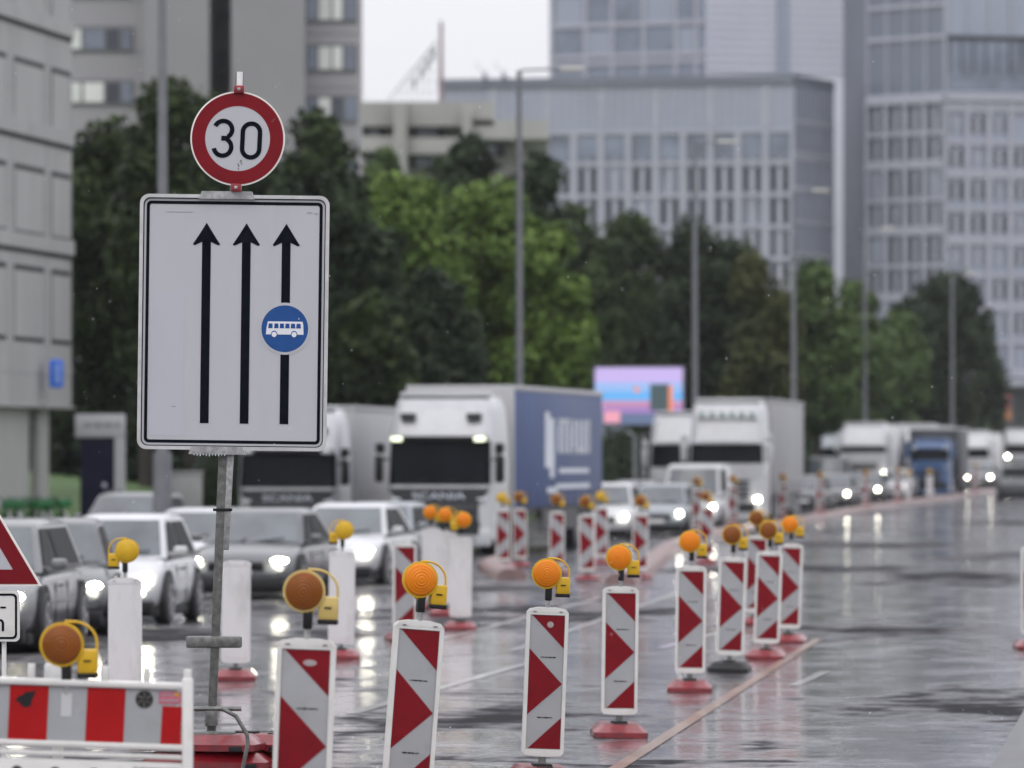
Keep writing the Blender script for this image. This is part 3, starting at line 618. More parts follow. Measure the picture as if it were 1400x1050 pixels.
# ------------------------------------------------------------------ cars
def wheel(parent, x, y, r, wd, rimmat=rimm):
    m = MB(); n = 24; prof = [(-wd / 2, r * .62), (-wd / 2, r * .9), (-wd / 2 + .03, r), (wd / 2 - .03, r), (wd / 2, r * .9), (wd / 2, r * .62)]
    m.rings([[(a, q * math.cos(2 * math.pi * k / n), q * math.sin(2 * math.pi * k / n)) for k in range(n)] for a, q in prof])
    o = m.build('wheel', tyre, parent, loc=(x, y, r))
    m = MB(); sg = 1 if x > 0 else -1; xx = sg * (wd / 2 + .006)
    for k in range(5):
        a = 2 * math.pi * k / 5; e, f_ = Vector((0, math.cos(a), math.sin(a))), Vector((0, -math.sin(a), math.cos(a)))
        b0 = Vector((xx, 0, 0)); m.add([b0 + e * r * .1 - f_ * r * .09, b0 + e * r * .1 + f_ * r * .09, b0 + e * r * .6 + f_ * r * .06, b0 + e * r * .6 - f_ * r * .06], [(0, 1, 2, 3)])
    m.cyl((xx - sg * .03, 0, 0), (xx, 0, 0), r * .13, n=12)
    m.rings([[(xx + dx, q * math.cos(2 * math.pi * k / n), q * math.sin(2 * math.pi * k / n)) for k in range(n)] for dx, q in ((0, r * .57), (sg * .006, r * .6), (0, r * .64))], cap=False)
    m.build('rim', rimmat, o); return o
def car(label, px, Z, H=1.48, L=4.3, Wd=1.8, pm=p_silver, head=.12, lit=True, kind='hatch', lightk='round', xoff=0, rear=False, group='cars queuing in the wet traffic lanes', cat='car', name='queuing_car', fog=False, rails=False):
    t = thing(name, label, cat, (X(px, Z) + xoff, Z, G(Z)), (0, 0, -math.atan(head) + (math.pi if rear else 0)), group)
    if rear: t.location.x += head * L; t.location.y += L; t.location.z = G(Z + L)
    hw = Wd / 2; zs = .62 * H if kind != 'van' else .52 * H
    cow = {'hatch': .24, 'sedan': .27, 'suv': .23, 'van': .14, 'mini': .22}[kind]; rf = {'hatch': .42, 'sedan': .43, 'suv': .38, 'van': .27, 'mini': .40}[kind]
    rr_ = {'hatch': .84, 'sedan': .72, 'suv': .90, 'van': .97, 'mini': .83}[kind]; rb = {'hatch': .95, 'sedan': .90, 'suv': .965, 'van': .99, 'mini': .955}[kind]
    st = [(0, .50, .74, .30), (.015, .62, .84, .24), (.05, .78, .93, .20), (.13, .89, .985, .17), (cow, .985, 1, .16), (.5, 1, 1, .16), (.8, 1.02, 1, .17), (.93, 1.0, .96, .2), (.985, .9, .90, .25), (1, .72, .82, .34)]
    if kind == 'van': st[2] = (.05, .88, .95, .2)
    m = MB(); rs = []
    for y, zf, wf, zb in st:
        z = zs * zf; w_ = hw * wf; zm = zb + (z - zb) * .5
        half = [(.70 * w_, zb), (.94 * w_, zb + .05), (w_, zm - .05), (w_ * .995, zm + .1), (.965 * w_, z - .07), (.86 * w_, z - .01), (.45 * w_, z + .025)]
        rs.append([(a, y * L, c) for a, c in half] + [(0, y * L, z + .035)] + [(-a, y * L, c) for a, c in half[::-1]] + [(0, y * L, zb)])
    m.rings(rs)
    body = m.build('body', pm, t, sub=1)
    yf = lambda q: L * (cow + (rf - cow) * q) if q < 1 else L * rf
    yb = lambda q: L * (rb + (rr_ - rb) * q)
    zq = lambda q: zs - .03 + (H - .03 - zs + .03) * q
    wq = lambda q: hw * (.90 - .20 * q if kind != 'van' else .93 - .10 * q)
    us = [-1, -.8, -.45, 0, .45, .8, 1]; cv = .13
    def ring(q, z=None, sh=0):
        y0, y1, w_ = yf(q) + sh, yb(q) - sh, wq(q) - sh * .5; z = zq(q) if z is None else z
        return [(u * w_, y0 + cv * u * u, z) for u in us] + [(u * w_, y1 - cv * .6 * u * u, z) for u in us[::-1]]
    m = MB(); m.rings([ring(0), ring(.35), ring(.7), ring(.92), ring(1, H - .045, .02), ring(1, H - .015, .11), ring(1, H, .30)])
    m.build('cabin', pm, t)
    def pane_(name, rows, mt): mm = MB(); mm.grid(rows); mm.build(name, mt, t)
    off = .012
    pane_('windscreen', [[(u * wq(q), yf(q) + cv * u * u - off, zq(q) + .004) for u in (-.9, -.6, -.3, 0, .3, .6, .9)] for q in (.07, .35, .65, .90)], glass_car)
    pane_('rear_window', [[(u * wq(q), yb(q) - cv * .6 * u * u + off, zq(q)) for u in (-.85, -.4, 0, .4, .85)] for q in (.15, .5, .88)], glass_side)
    for sg in (-1, 1):
        ym = L * (.54 if kind != 'van' else .42)
        for a, b_ in ((lambda q: yf(q) + cv + .10, lambda q: ym - .05), (lambda q: ym + .05, lambda q: yb(q) - .26 if kind != 'van' else L * .62)):
            pane_('side_window', [[(sg * (wq(q) + off), a(q) + (b_(q) - a(q)) * k, zq(q)) for k in (0, 1)] for q in (.12, .5, .87)], glass_side)
        mm = MB(); mm.box((sg * (hw + .08), yf(.15) + .18, zs + .07), (.19, .10, .12), .04); mm.box((sg * (hw - .03), yf(.15) + .20, zs + .03), (.12, .06, .04)); mm.build('wing_mirror', pm if sg > 0 else pm, t)
        for yy in (.19 * L, .80 * L):
            r = .325 if kind not in ('suv', 'van') else .35
            mm = MB(); mm.prism([(q * math.cos(R(a)), q * math.sin(R(a))) for q, a in [(r + .07, a) for a in range(0, 181, 15)]], 0, .03, Matrix.Translation((sg * (hw + .004) - (.03 if sg > 0 else 0), yy, r)) @ Matrix.Rotation(R(90), 4, 'Z') @ Matrix.Rotation(R(0), 4, 'X') @ Matrix.Translation((0, -.03, 0)))
            mm.build('wheel_arch', void, t); wheel(t, sg * (hw - .085), yy, r, .22)
        for fy in ((.36, .56, .75) if kind != 'van' else (.24, .44)): mm = MB(); mm.box((sg * (hw - .010), fy * L, zs * .58), (.012, .010, zs * .54)); mm.build('door_gap', black_pl, t)
        mm = MB(); mm.box((sg * (hw + .006), .46 * L, zs * .80), (.03, .16, .03), .008); mm.build('door_handle', black_pl if pm is p_white else pm, t)
        mm = MB(); mm.add([(sg * (wq(0) + .03), yf(0) + cv + .08, zs - .015), (sg * (wq(0) + .03), L * .93, zs - .005), (sg * (wq(.06) + .014), L * .93, zs + .035), (sg * (wq(.06) + .014), yf(0) + cv + .14, zs + .03)], [(0, 1, 2, 3)]); mm.build('window_trim', black_pl, t)
        mm = MB(); mm.tube([(sg * .1 - .1, yf(.04) - .03, zq(.05)), (sg * .3 + .2, yf(.22) - .02, zq(.20))], .009, 5); mm.build('wiper', black_pl, t)
        # headlight
        mm = MB(); hx = sg * hw * .76; hz = .68 * H / 1.48 if kind != 'van' else .80
        hz = zs * .70
        Mh = Matrix.Translation((hx, .055 if abs(hx) < .75 else .075, hz)) @ Matrix.Rotation(R(-18 * sg), 4, 'Z')
        a_, c_ = (.068, .068) if lightk == 'round' else ((.13, .042) if Z > 72 else (.085, .045))
        mm.rings([[(a_ * k * math.cos(2 * math.pi * i / 16), -d, c_ * k * math.sin(2 * math.pi * i / 16)) for i in range(16)] for k, d in ((1, -.05), (1, .02), (.8, .05), (.4, .065))], M=Mh)
        mm.build('tail_light' if rear else 'headlight', (mat('tail_red', (.4, .02, .02), .3, emit=(1, .05, .03), es=2) if rear else (headl if lit else headl_off)), t)
        if fog:
            mm = MB(); mm.rings([[(.055 * k * math.cos(2 * math.pi * i / 12), -d, .055 * k * math.sin(2 * math.pi * i / 12)) for i in range(12)] for k, d in ((1, -.05), (1, .02), (.6, .04))], M=Matrix.Translation((sg * hw * .66, .03, hz - .20))); mm.build('fog_light', headl, t)
    mm = MB(); mm.box((0, .02, zs * .60), (hw * 1.0, .09, .13), .02); mm.m = 0; mm.m = 1; mm.cyl((0, -.02, zs * .62), (0, .0, zs * .62), .045, n=14); mm.build('grille', [black_pl, rimm], t)
    mm = MB(); mm.box((0, .10, .22), (hw * 1.72, .22, .19), .03); mm.build('bumper_lip', black_pl, t)  # black bumper bottom, made wide to stand in for the shade below it
    mm = MB(); mm.box((0, -.014, .43), (.50, .02, .11), .004); mm.build('number_plate', plate_m, t)
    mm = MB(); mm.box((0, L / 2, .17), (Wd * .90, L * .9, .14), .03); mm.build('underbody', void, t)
    if rails:
        for sg in (-1, 1): mm = MB(); mm.tube([(sg * hw * .60, L * .44, H - .02), (sg * hw * .60, L * .47, H + .04), (sg * hw * .60, L * .78, H + .04), (sg * hw * .60, L * .81, H - .02)], .016, 6); mm.build('roof_rail', black_pl, t)
    return t
car('silver car with lit headlight, partly behind the warning triangle', -62, 64, 1.50, 4.7, 1.8, p_silver, .07, kind='suv', lightk='slant')
car('dark grey car squeezed between the silver car and the small white car', 54, 70.6, 1.45, 3.9, 1.78, p_grey, -.03, kind='hatch', lightk='slant')
car('small rounded white car with round headlights beside the white beacon back', 137, 75.5, 1.46, 3.6, 1.62, p_white, .12, kind='mini', fog=True)
car('grey sedan with long slanted headlights behind the sign pole', 322, 89, 1.42, 4.6, 1.8, p_grey, .16, kind='sedan', lightk='slant')
car('dark grey car between the rear of the blue trailer and the grey hatchback', 858, 186, 1.5, 4.3, 1.8, p_dark, .14, kind='hatch', lit=False)
car('low white car peeking out behind the small white car and grey sedan', 247, 99, 1.34, 4.4, 1.78, p_white, .13, lit=False, kind='sedan')
car('silver white saloon before the cab of the blue lorry', 447, 99.5, 1.42, 4.7, 1.8, p_white, .16, kind='sedan', lightk='slant')
car('white car hidden behind the silver white saloon, one headlight showing', 496, 110, 1.36, 4.2, 1.75, p_lgrey, .16, kind='hatch')
car('grey estate with roof rails near the advertising totem', 152, 118, 1.50, 4.6, 1.85, p_silver, .14, lit=False, kind='suv', rails=True)
car('first white car behind the blue trailer', 818, 153, 1.56, 4.2, 1.82, p_white, .14, kind='hatch')
car('grey hatchback between the first white car and the white van', 896, 163, 1.50, 4.2, 1.80, p_lgrey, .14, kind='hatch')
car('tall white van before the lorry with the roof light bar', 942, 174, 2.05, 4.9, 1.9, p_white, .14, kind='van', cat='van', name='white_van')
car('tall dark van beyond the rear of the plain grey trailer', 1126, 262, 2.2, 5, 1.9, p_dark, .15, kind='van', lit=False, cat='van', name='dark_van')
car('dark car before the far white lorry', 1180, 268, 1.5, 4.3, 1.8, p_dark, .16, kind='hatch')
car('dark car beside the long kerb just behind the grey trailer', 1098, 236, 1.5, 4.3, 1.8, p_dark, .16, kind='hatch')
car('far white car between the far white lorry and the blue lorry', 1222, 282, 1.5, 4.3, 1.8, p_white, .16, kind='hatch')
car('far silver car before the small white box lorry on the right', 1338, 335, 1.5, 4.3, 1.8, p_silver, .16, kind='hatch')
for px_, Z_, pm_, lab_ in ((1208, 322, p_white, 'tiny far white car between the far white lorry and the black box body'), (1290, 352, p_silver, 'tiny far silver car showing right of the black box body'), (1312, 372, p_dark, 'tiny far dark car left of the small white box lorry'), (1352, 392, p_white, 'tiny far white car right of the small white box lorry'), (1366, 430, p_silver, 'tiny silver car at the far end, left of the farthest white lorry'), (1136, 246, p_grey, 'far grey car in front of the tall dark van')):
    car(lab_, px_, Z_, 1.5, 4.3, 1.8, pm_, .15, kind='hatch')
car('farthest dark car at the right end of the road', 1382, 420, 1.6, 4.3, 1.8, p_dark, .16, kind='suv')
car('grey car driving away at the right edge', 1388, 276, 1.72, 4.5, 1.85, p_grey, .12, rear=True, kind='suv', name='departing_car', group=None)

# ------------------------------------------------------------------ lorries
box_grey = mat('trailer_grey', (.25, .25, .26), .5, var=.05, scale=.4, dirt=(.17, .17, .17, .5), dscale=.5)
box_lt = mat('trailer_light_grey', (.36, .36, .37), .5, var=.05, scale=.4)
box_blue = mat('curtain_blue', (.014, .044, .150), .5, var=.12, scale=.8, bump=.5, bdist=.03, stretch=(1, 1, .3), dirt=(.03, .05, .10, .5), dscale=.6)
box_blk = mat('box_black', (.025, .027, .033), .5, var=.1, scale=1)
box_white = mat('box_white', (.6, .6, .6), .5, var=.05, scale=.6)
trim_grey = mat('cab_trim_grey', (.03, .031, .036), .45, var=.15, scale=3, spec=.3)
logo_w = mat('logo_white', (.55, .58, .64), .5, var=.08, scale=2)
def lorry(label, px, Z, H=3.7, TL=13.6, TH=4.0, head=.15, cabm=p_white, boxm=box_grey, word=None, darkface=True, wz=(1.6, 2.64), marker=False, visor=True, lit=(1, 1), lbar=False, logo=False, Wd=2.5, hz=.45, group='lorries queuing in the traffic', name='queuing_lorry', cabL=2.2):
    t = thing(name, label, 'lorry', (X(px, Z), Z, G(Z)), (0, 0, -math.atan(head)), group); hw = Wd / 2
    z0, z1 = wz
    m = MB(); rs = []                             # cab shell lofted upwards with rounded front corners
    prof = [(.35, .0, 1), (z0 - .1, -.0, 1), (z0, .02, 1), (z1, .14, .985), (z1 + .15, .20, .98), (H - .35, .42, .95), (H - .08, .62, .90), (H, .85, .84)]
    for z, y0, k in prof:
        r = .28; w_ = hw * k; q = []
        for a in range(180, 271, 18): q.append((-w_ + r + r * math.cos(R(a)), y0 + r + r * math.sin(R(a)), z))
        for a in range(270, 361, 18): q.append((w_ - r + r * math.cos(R(a)), y0 + r + r * math.sin(R(a)), z))
        q += [(w_, cabL, z), (-w_, cabL, z)]; rs.append(q)
    m.rings(rs); m.build('cab', cabm, t)
    # windscreen follows the loft, slightly proud
    m = MB(); rows = []
    for z, y0, k in ((z0 + .02, .02, 1), ((z0 + z1) / 2, .08, .992), (z1 - .02, .14, .985)):
        w_ = hw * k; rows.append([(-w_ + .06, y0 + .10, z), (-w_ + .15, y0 + .005, z), (-w_ + .3, y0 - .016, z), (0, y0 - .018, z), (w_ - .3, y0 - .016, z), (w_ - .15, y0 + .005, z), (w_ - .06, y0 + .10, z)])
    m.grid(rows); m.build('windscreen', glass_dark, t)
    for sg in (-1, 1):
        m = MB(); m.add([(sg * (hw + .008), .35, z0 + .05), (sg * (hw + .008), 1.35, z0 + .05), (sg * (hw * .985 + .01), 1.30, z1 - .1), (sg * (hw * .985 + .01), .45, z1 - .1)], [(0, 1, 2, 3)]); m.build('side_window', glass_dark, t)
        m = MB(); m.box((sg * (hw + .17), .10, z0 + .38), (.20, .14, .62), .05); m.box((sg * (hw + .15), .12, z0 + .86), (.22, .13, .24), .05); m.box((sg * (hw + .05), .2, z0 + .6), (.16, .04, .05)); m.build('mirror', black_pl if darkface else cabm, t)
        m = MB(); m.rings([[(sg * hw * .82 + .10 * k * math.cos(2 * math.pi * i / 14), -d, hz + .075 * k * math.sin(2 * math.pi * i / 14)) for i in range(14)] for k, d in ((1, -.05), (1, .04), (.6, .06))]); m.build('headlight', headl if lit[0 if sg < 0 else 1] else headl_off, t)
        m = MB(); m.box((sg * (hw * .80), .02, z0 - .32), (.24, .12, .10), .03); m.build('indicator_light', headl_off, t)
    for k in (-1, 0, 1): m = MB(); m.tube([(k * .7 - .1, -.03, z0 + .03), (k * .7 + .42, -.01, z0 + .14)], .014, 5); m.build('wiper', black_pl, t)
    if visor:
        m = MB(); m.box((0, .02, z1 + .04), (Wd * .90, .22, .12), .03); vs = m.build('sun_visor', black_pl if darkface else cabm, t)
        for sg in (-1, 1): m = MB(); m.box((sg * hw * .78, -.10, z1 + .03), (.26, .04, .10), .03); m.build('marker_light', headl_soft if marker else headl_off, vs)
    gm = trim_grey if darkface else cabm
    m = MB(); m.prism([(-hw * .72, z0 - .50), (hw * .72, z0 - .50), (hw * .95, z0 - .06), (-hw * .95, z0 - .06)], -.035, .05); fp = m.build('front_panel', gm, t)
    m = MB()
    for k in range(5 if darkface else 4): m.box((0, -.03, z0 - .58 - k * .17), (Wd * (.70 if darkface else .6), .10, .09), .02)
    if darkface: m.box((0, .0, .72), (Wd * .74, .10, .90), .03)
    m.build('grille', trim_grey, t)
    m = MB(); m.box((0, .05, .40), (Wd * .97, .25, .42), .08); m.build('bumper', gm if not darkface else cabm, t)
    m = MB(); m.box((0, -.085, .33), (.5, .02, .11), .004); m.build('number_plate', plate_m, t)
    if word: text_obj('grille_lettering', word, .22, logo_w, fp, (0, -.05, z0 - .25), sx=1.6)
    if darkface:
        for sg in (-1, 1): m = MB(); m.box((sg * hw * .62, .33, z1 + .55), (.34, .30, .16), .03); m.build('air_scoop', trim_grey, t)
    m = MB(); m.box((0, 1.25, H + .04), (Wd * .84, 1.2, .12), .04); m.box((0, .80, H - .05), (Wd * .5, .10, .05)); m.build('roof_spoiler', cabm, t)
    if lbar:
        b_ = None; m = MB(); m.tube([(-hw * .8, .30, H - .55), (0, .24, H - .50), (hw * .8, .30, H - .55)], .035, 8); b_ = m.build('light_bar', galv, t)
        for k in range(6): m = MB(); x = (k - 2.5) * .33; m.cyl((x, .20, H - .42), (x, .27, H - .42), .10); m.build('spot_lamp', mat('spot_glass', (.22, .32, .30), .15, coat=1), b_)
    yT = cabL + .55
    if TL:
        m = MB(); m.box((0, yT + TL / 2, (1.05 + TH) / 2), (2.55, TL, TH - 1.05), .03); m.build('trailer_body', boxm, t)
        m = MB(); m.box((0, yT + TL / 2, TH + .03), (2.60, TL + .02, .12), .02)
        if logo: m.box((0, yT - .02, (1.05 + TH) / 2), (2.58, .09, TH - .9), .02)
        m.build('top_rail', box_lt if boxm is not box_grey else box_grey, t)
        m = MB(); m.box((0, yT + TL / 2, .96), (2.3, TL, .2), .02); m.box((1.26, yT + TL * .5, .74), (.05, TL * .4, .5)); m.box((-1.26, yT + TL * .5, .74), (.05, TL * .4, .5)); m.build('chassis', trim_grey, t)
        ws = [yT + TL * .72, yT + TL * .80, yT + TL * .88] if TL > 9 else [yT + TL * .75]
        for y in ws:
            for sg in (-1, 1): wheel(t, sg * 1.05, y, .5, .35)
    for y in (1.3, cabL + 2.3):
        if TL or y < 2:
            for sg in (-1, 1): wheel(t, sg * (hw - .2), y, .5, .32)
    m = MB(); m.box((0, cabL * .5 + 1.2, .62), (1.9, cabL + 2.6, .3)); m.build('undercarriage', void, t)  # near-black block, its colour paints in the darkness under the lorry
    if TL > 9:
        for sg in (-1, 1):
            for k in range(1, 12): m = MB(); m.box((sg * 1.279, yT + k * TL / 12, 1.25), (.012, .05, .40)); m.build('curtain_strap', trim_grey, t)
    if logo:
        m = MB(); xs = 1.288; q = lambda y, z: (xs, yT + y, z)
        def pb(y0, y1, za, zb2): m.add([(xs, yT + y0, za), (xs, yT + y1, za), (xs, yT + y1, zb2), (xs, yT + y0, zb2)], [(0, 1, 2, 3)])
        pb(4.3, 5.0, 2.0, 3.35); pb(5.0, 5.7, 1.75, 3.2)
        for k in range(7):
            pb(6.2 + k * .75, 6.65 + k * .75, 2.35, 3.18)
        pb(6.2, 8.2, 3.05, 3.2); pb(8.5, 10.3, 2.35, 2.5); pb(10.6, 11.2, 2.35, 3.2); pb(6.4, 11.0, 1.86, 1.98); pb(5.9, 11.1, 1.48, 1.60); pb(4.6, 6.2, 1.38, 1.52)
        m.build('trailer_lettering', logo_w, t)
    return t
lorry('white cab lorry with blue curtain trailer bearing white lettering', 600, 131, 3.66, 13.2, 3.85, .175, boxm=box_blue, word='SCANIA', logo=True, marker=True, lit=(0, 1), hz=.42)
lorry('white cab lorry with silver grey trailer, half hidden behind the lane sign', 393, 139, 3.42, 13.0, 3.45, .12, boxm=box_lt, word='SCANIA', lit=(0, 0), wz=(1.5, 2.35))
lorry('white lorry with round lamps on a roof light bar and plain grey trailer', 993, 187, 4.1, 13.5, 4.15, .13, darkface=False, wz=(2.05, 2.72), lbar=True, lit=(0, 1), hz=.88)
lorry('white lorry cab left of and behind the one with the roof light bar', 934, 206, 3.85, 8, 3.7, .14, darkface=False, wz=(1.9, 2.75), lit=(0, 0))
lorry('far white lorry, tall plain cab, before the row of green trees', 1180, 284, 3.75, 7, 3.7, .16, darkface=False, wz=(2.3, 2.65), lit=(1, 1), hz=1.3, Wd=2.4, boxm=box_white)
lorry('small far lorry with blue cab and black box body', 1271, 288, 2.95, 6, 3.5, .16, cabm=p_blue, boxm=box_blk, darkface=False, wz=(1.9, 2.5), lit=(1, 1), Wd=2.0, hz=.6)
lorry('far white lorry half hidden behind the blue cab one', 1252, 315, 3.7, 7, 3.6, .16, darkface=False, wz=(2.0, 2.6), lit=(0, 0), boxm=box_white, Wd=2.4)
lorry('far small white box lorry right of the black box body', 1329, 345, 3.3, 5, 3.2, .16, darkface=False, wz=(1.7, 2.3), lit=(0, 0), boxm=box_white, Wd=2.1)
lorry('farthest white lorry at the right picture edge', 1397, 380, 3.4, 5, 3.4, .16, darkface=False, wz=(1.8, 2.4), lit=(1, 1), boxm=box_white, Wd=2.3, hz=1.6)
lorry('far lorry with blue side left of the tall plain white cab', 1150, 300, 3.5, 7, 3.6, .16, cabm=p_lgrey, boxm=box_blue, darkface=False, wz=(1.8, 2.5), lit=(0, 0), Wd=2.4)

# ------------------------------------------------------------------ street lamps
def street_lamp(label, px, Z, H=13.6, arm=1.3, thick=1, sleeve=False):
    t = thing('street_lamp', label, 'street lamp', (X(px, Z), Z, G(Z) - .01), group='tall grey street lamps along the lanes')
    m = MB(); m.cyl((0, 0, 0), (0, 0, H), .125 * thick, .075 * thick, 14); m.build('post', steel_post, t)
    if sleeve: m = MB(); m.cyl((0, 0, 0), (0, 0, 2.35), .19, .18, 16); m.build('base_sleeve', steel_post, t)
    m = MB(); m.tube([(0, 0, H - .1), (.1, 0, H), (arm, 0, H + .05)], .035, 8); a = m.build('arm', steel_post, t)
    m = MB(); m.box((arm + .25, 0, H + .03), (.7, .25, .12), .04); m.build('lamp_head', mat('lamp_head_grey', (.42, .42, .38), .4), a)
    return t
street_lamp('thick street lamp pole passing left behind the lane sign', 222, 111, 13.6, 1.3, 1.0, True)
street_lamp('street lamp rising behind the blue trailer lorry', 710, 168, 13.7)
street_lamp('street lamp rising behind the lorry with the roof light bar', 950, 203, 13.5, .9)
street_lamp('street lamp behind the rear of the grey trailer', 1085, 243, 13.6, .9)
street_lamp('street lamp behind the tall plain far white lorry', 1182, 288, 13.6, .9)
street_lamp('farthest street lamp before the dark round tree', 1302, 350, 13.0, .9)

# ------------------------------------------------------------------ billboard, totem, small street things
ZBb = 240; t = thing('billboard', 'colourful lit billboard in pink, blue and purple behind the lorries', 'billboard', (X(873, ZBb), ZBb, G(ZBb)), (0, 0, R(-4)))
def q2(px, py): return ((px - 873) * ZBb / F, (HY - py) * ZBb / F + CH - G(ZBb))
m = MB(); a, b = q2(811, 582), q2(936, 501); m.box(((a[0] + b[0]) / 2, 0, (a[1] + b[1]) / 2), (b[0] - a[0], .3, b[1] - a[1]), .03); bd = m.build('casing', mat('billboard_casing', (.12, .12, .16), .5), t)
def emis(n, c, k): return mat(n, c, .4, emit=c, es=k)
bands = [(503, 523, (.42, .33, .60)), (523, 535, (.24, .36, .62)), (535, 548, (.11, .33, .64)), (548, 556, (.42, .20, .32)), (556, 565, (.27, .16, .38)), (565, 580, (.10, .13, .22))]
m = MB(); ms = []
for i, (y0, y1, c) in enumerate(bands):
    m.m = i; ms.append(emis(f'screen_colour_{i}', c, .55)); a = q2(814, y1); b = q2(933, y0)
    m.add([(a[0], -.155, a[1]), (b[0], -.155, a[1]), (b[0], -.155, b[1]), (a[0], -.155, b[1])], [(0, 1, 2, 3)])
m.build('screen', ms, bd, smooth=0)
ms = [emis('screen_dark', (.06, .09, .10), .3), emis('screen_orange', (.7, .22, .10), .5), emis('screen_pink', (.7, .30, .38), .4)]
for i, (x0, y0, x1, y1) in enumerate(((889, 525, 915, 562), (914, 527, 920, 562), (826, 562, 848, 578))):
    m = MB(); a = q2(x0, y1); b = q2(x1, y0); m.add([(a[0], -.165, a[1]), (b[0], -.165, a[1]), (b[0], -.165, b[1]), (a[0], -.165, b[1])], [(0, 1, 2, 3)]); m.build('screen_patch', ms[i], bd, smooth=0)
m = MB(); c = q2(871, 533); m.prism(circ(c[0], c[1], .12, 12), -.17, -.16); m.build('screen_patch', ms[1], bd, smooth=0)
for px in (868, 880): m = MB(); a = q2(px, 0)[0]; m.box((a, .1, 1.6), (.16, .16, 3.2)); m.build('post', steel_post, t)
ZM = 160; t = thing('advertising_totem', 'white framed totem sign with dark navy panel beside the office building', 'totem sign', (X(138, ZM), ZM, .15))
def q3(px, py): return ((px - 138) * ZM / F, (HY - py) * ZM / F + CH - .15)
m = MB(); a, b = q3(103, 598), q3(171, 566); m.box(((a[0] + b[0]) / 2, 0, (a[1] + b[1]) / 2), (b[0] - a[0], .3, b[1] - a[1]), .02); c = q3(157, 600)[0]; m.box(((c + b[0]) / 2, 0, a[1] / 2), (b[0] - c, .3, a[1] - .002)); m.build('frame', mat('totem_white', (.36, .36, .38), .5, var=.04), t)
m = MB(); a, b = q3(110, 720), q3(156.6, 599); m.box(((a[0] + b[0]) / 2, .02, b[1] / 2), (b[0] - a[0], .24, b[1] - .01)); m.build('navy_panel', mat('totem_navy', (.006, .007, .022), .5, var=.2, spec=.1), t)
m = MB()
for k, wd in enumerate((.05, .08, .04, .08, .05, .08, .07, .04, .08)): m.box((-.43 + k * .115, -.153, q3(0, 581)[1]), (wd, .006, .10 if k % 3 else .15))
m.build('lettering', mat('totem_letters', (.12, .12, .13), .5), t)
m = MB(); c = q3(143, 663); m.prism(circ(c[0], c[1], .07, 10), -.11, -.099); m.m = 0; m.build('small_emblem', mat('totem_emblem', (.4, .42, .5), .5), t)
m = MB(); m.box((0, 0, .65), (1.1, .5, 1.3), .04); m.box((0, 0, 1.32), (1.18, .58, .06), .02); o = m.build('electrical_cabinet', mat('cabinet_grey', (.27, .27, .27), .6, var=.1), None); o.location = (X(250, 165), 165, .5)
tag(o, 'grey electrical cabinet on the lawn beside the thick lamp pole', 'cabinet')
# rental bicycles
def bike(label, px, Z, rz, proto=None):
    if proto:
        t = copy_tree(proto); t['label'] = label; t.location = (X(px, Z), Z, .12); t.rotation_euler = (0, 0, R(rz)); return t
    gm = mat('bike_green', (.015, .13, .04), .4, var=.1); wm = mat('bike_white', (.5, .5, .5), .5)
    t = thing('rental_bicycle', label, 'bicycle', (X(px, Z), Z, .12), (0, 0, R(rz)), 'green and white rental bicycles')
    for y in (-.52, .52):
        m = MB(); pts = [(0, y + .33 * math.cos(2 * math.pi * k / 20), .34 + .33 * math.sin(2 * math.pi * k / 20)) for k in range(21)]; m.tube(pts, .02, 6)
        for k in range(8): m.tube([(0, y, .34), (0, y + .32 * math.cos(math.pi * k / 4), .34 + .32 * math.sin(math.pi * k / 4))], .004, 4)
        m.build('wheel', tyre, t)
        m = MB(); m.tube([(0, y + .38 * math.cos(R(a)), .34 + .38 * math.sin(R(a))) for a in range(10, 171, 16)], .032, 6); m.build('mudguard', wm, t)
    m = MB(); m.tube([(0, -.52, .34), (0, -.42, .95)], .03); m.tube([(0, -.45, .80), (0, .0, .32), (0, .52, .34)], .04); m.tube([(0, .0, .32), (0, .16, .86)], .035); m.build('frame', gm, t)
    m = MB(); m.box((0, .18, .90), (.17, .26, .07), .03); m.build('saddle', black_pl, t)
    m = MB(); m.tube([(-.28, -.32, 1.08), (-.1, -.42, 1.02), (.1, -.42, 1.02), (.28, -.32, 1.08)], .018); m.build('handlebar', black_pl, t)
    m = MB(); m.box((0, -.62, .92), (.34, .26, .22), .02); m.build('basket', gm, t)
    m = MB(); m.box((0, .55, .80), (.2, .4, .05), .02); m.build('rack', gm, t)
    return t
pr = bike('green rental bicycle, leftmost of the row before the grey office', 8, 150, 12)
for i, (px, lab) in enumerate(((22, 'second from the left in the row before the grey office'), (36, 'third from the left in the row before the grey office'), (50, 'third from the right in the row before the grey office'), (63, 'second from the right in the row before the grey office'), (76, 'rightmost of the row before the grey office'))):
    bike('green rental bicycle, ' + lab, px, 150 + .3 * (i % 2), 12 + 7 * ((i * 5) % 3), pr)

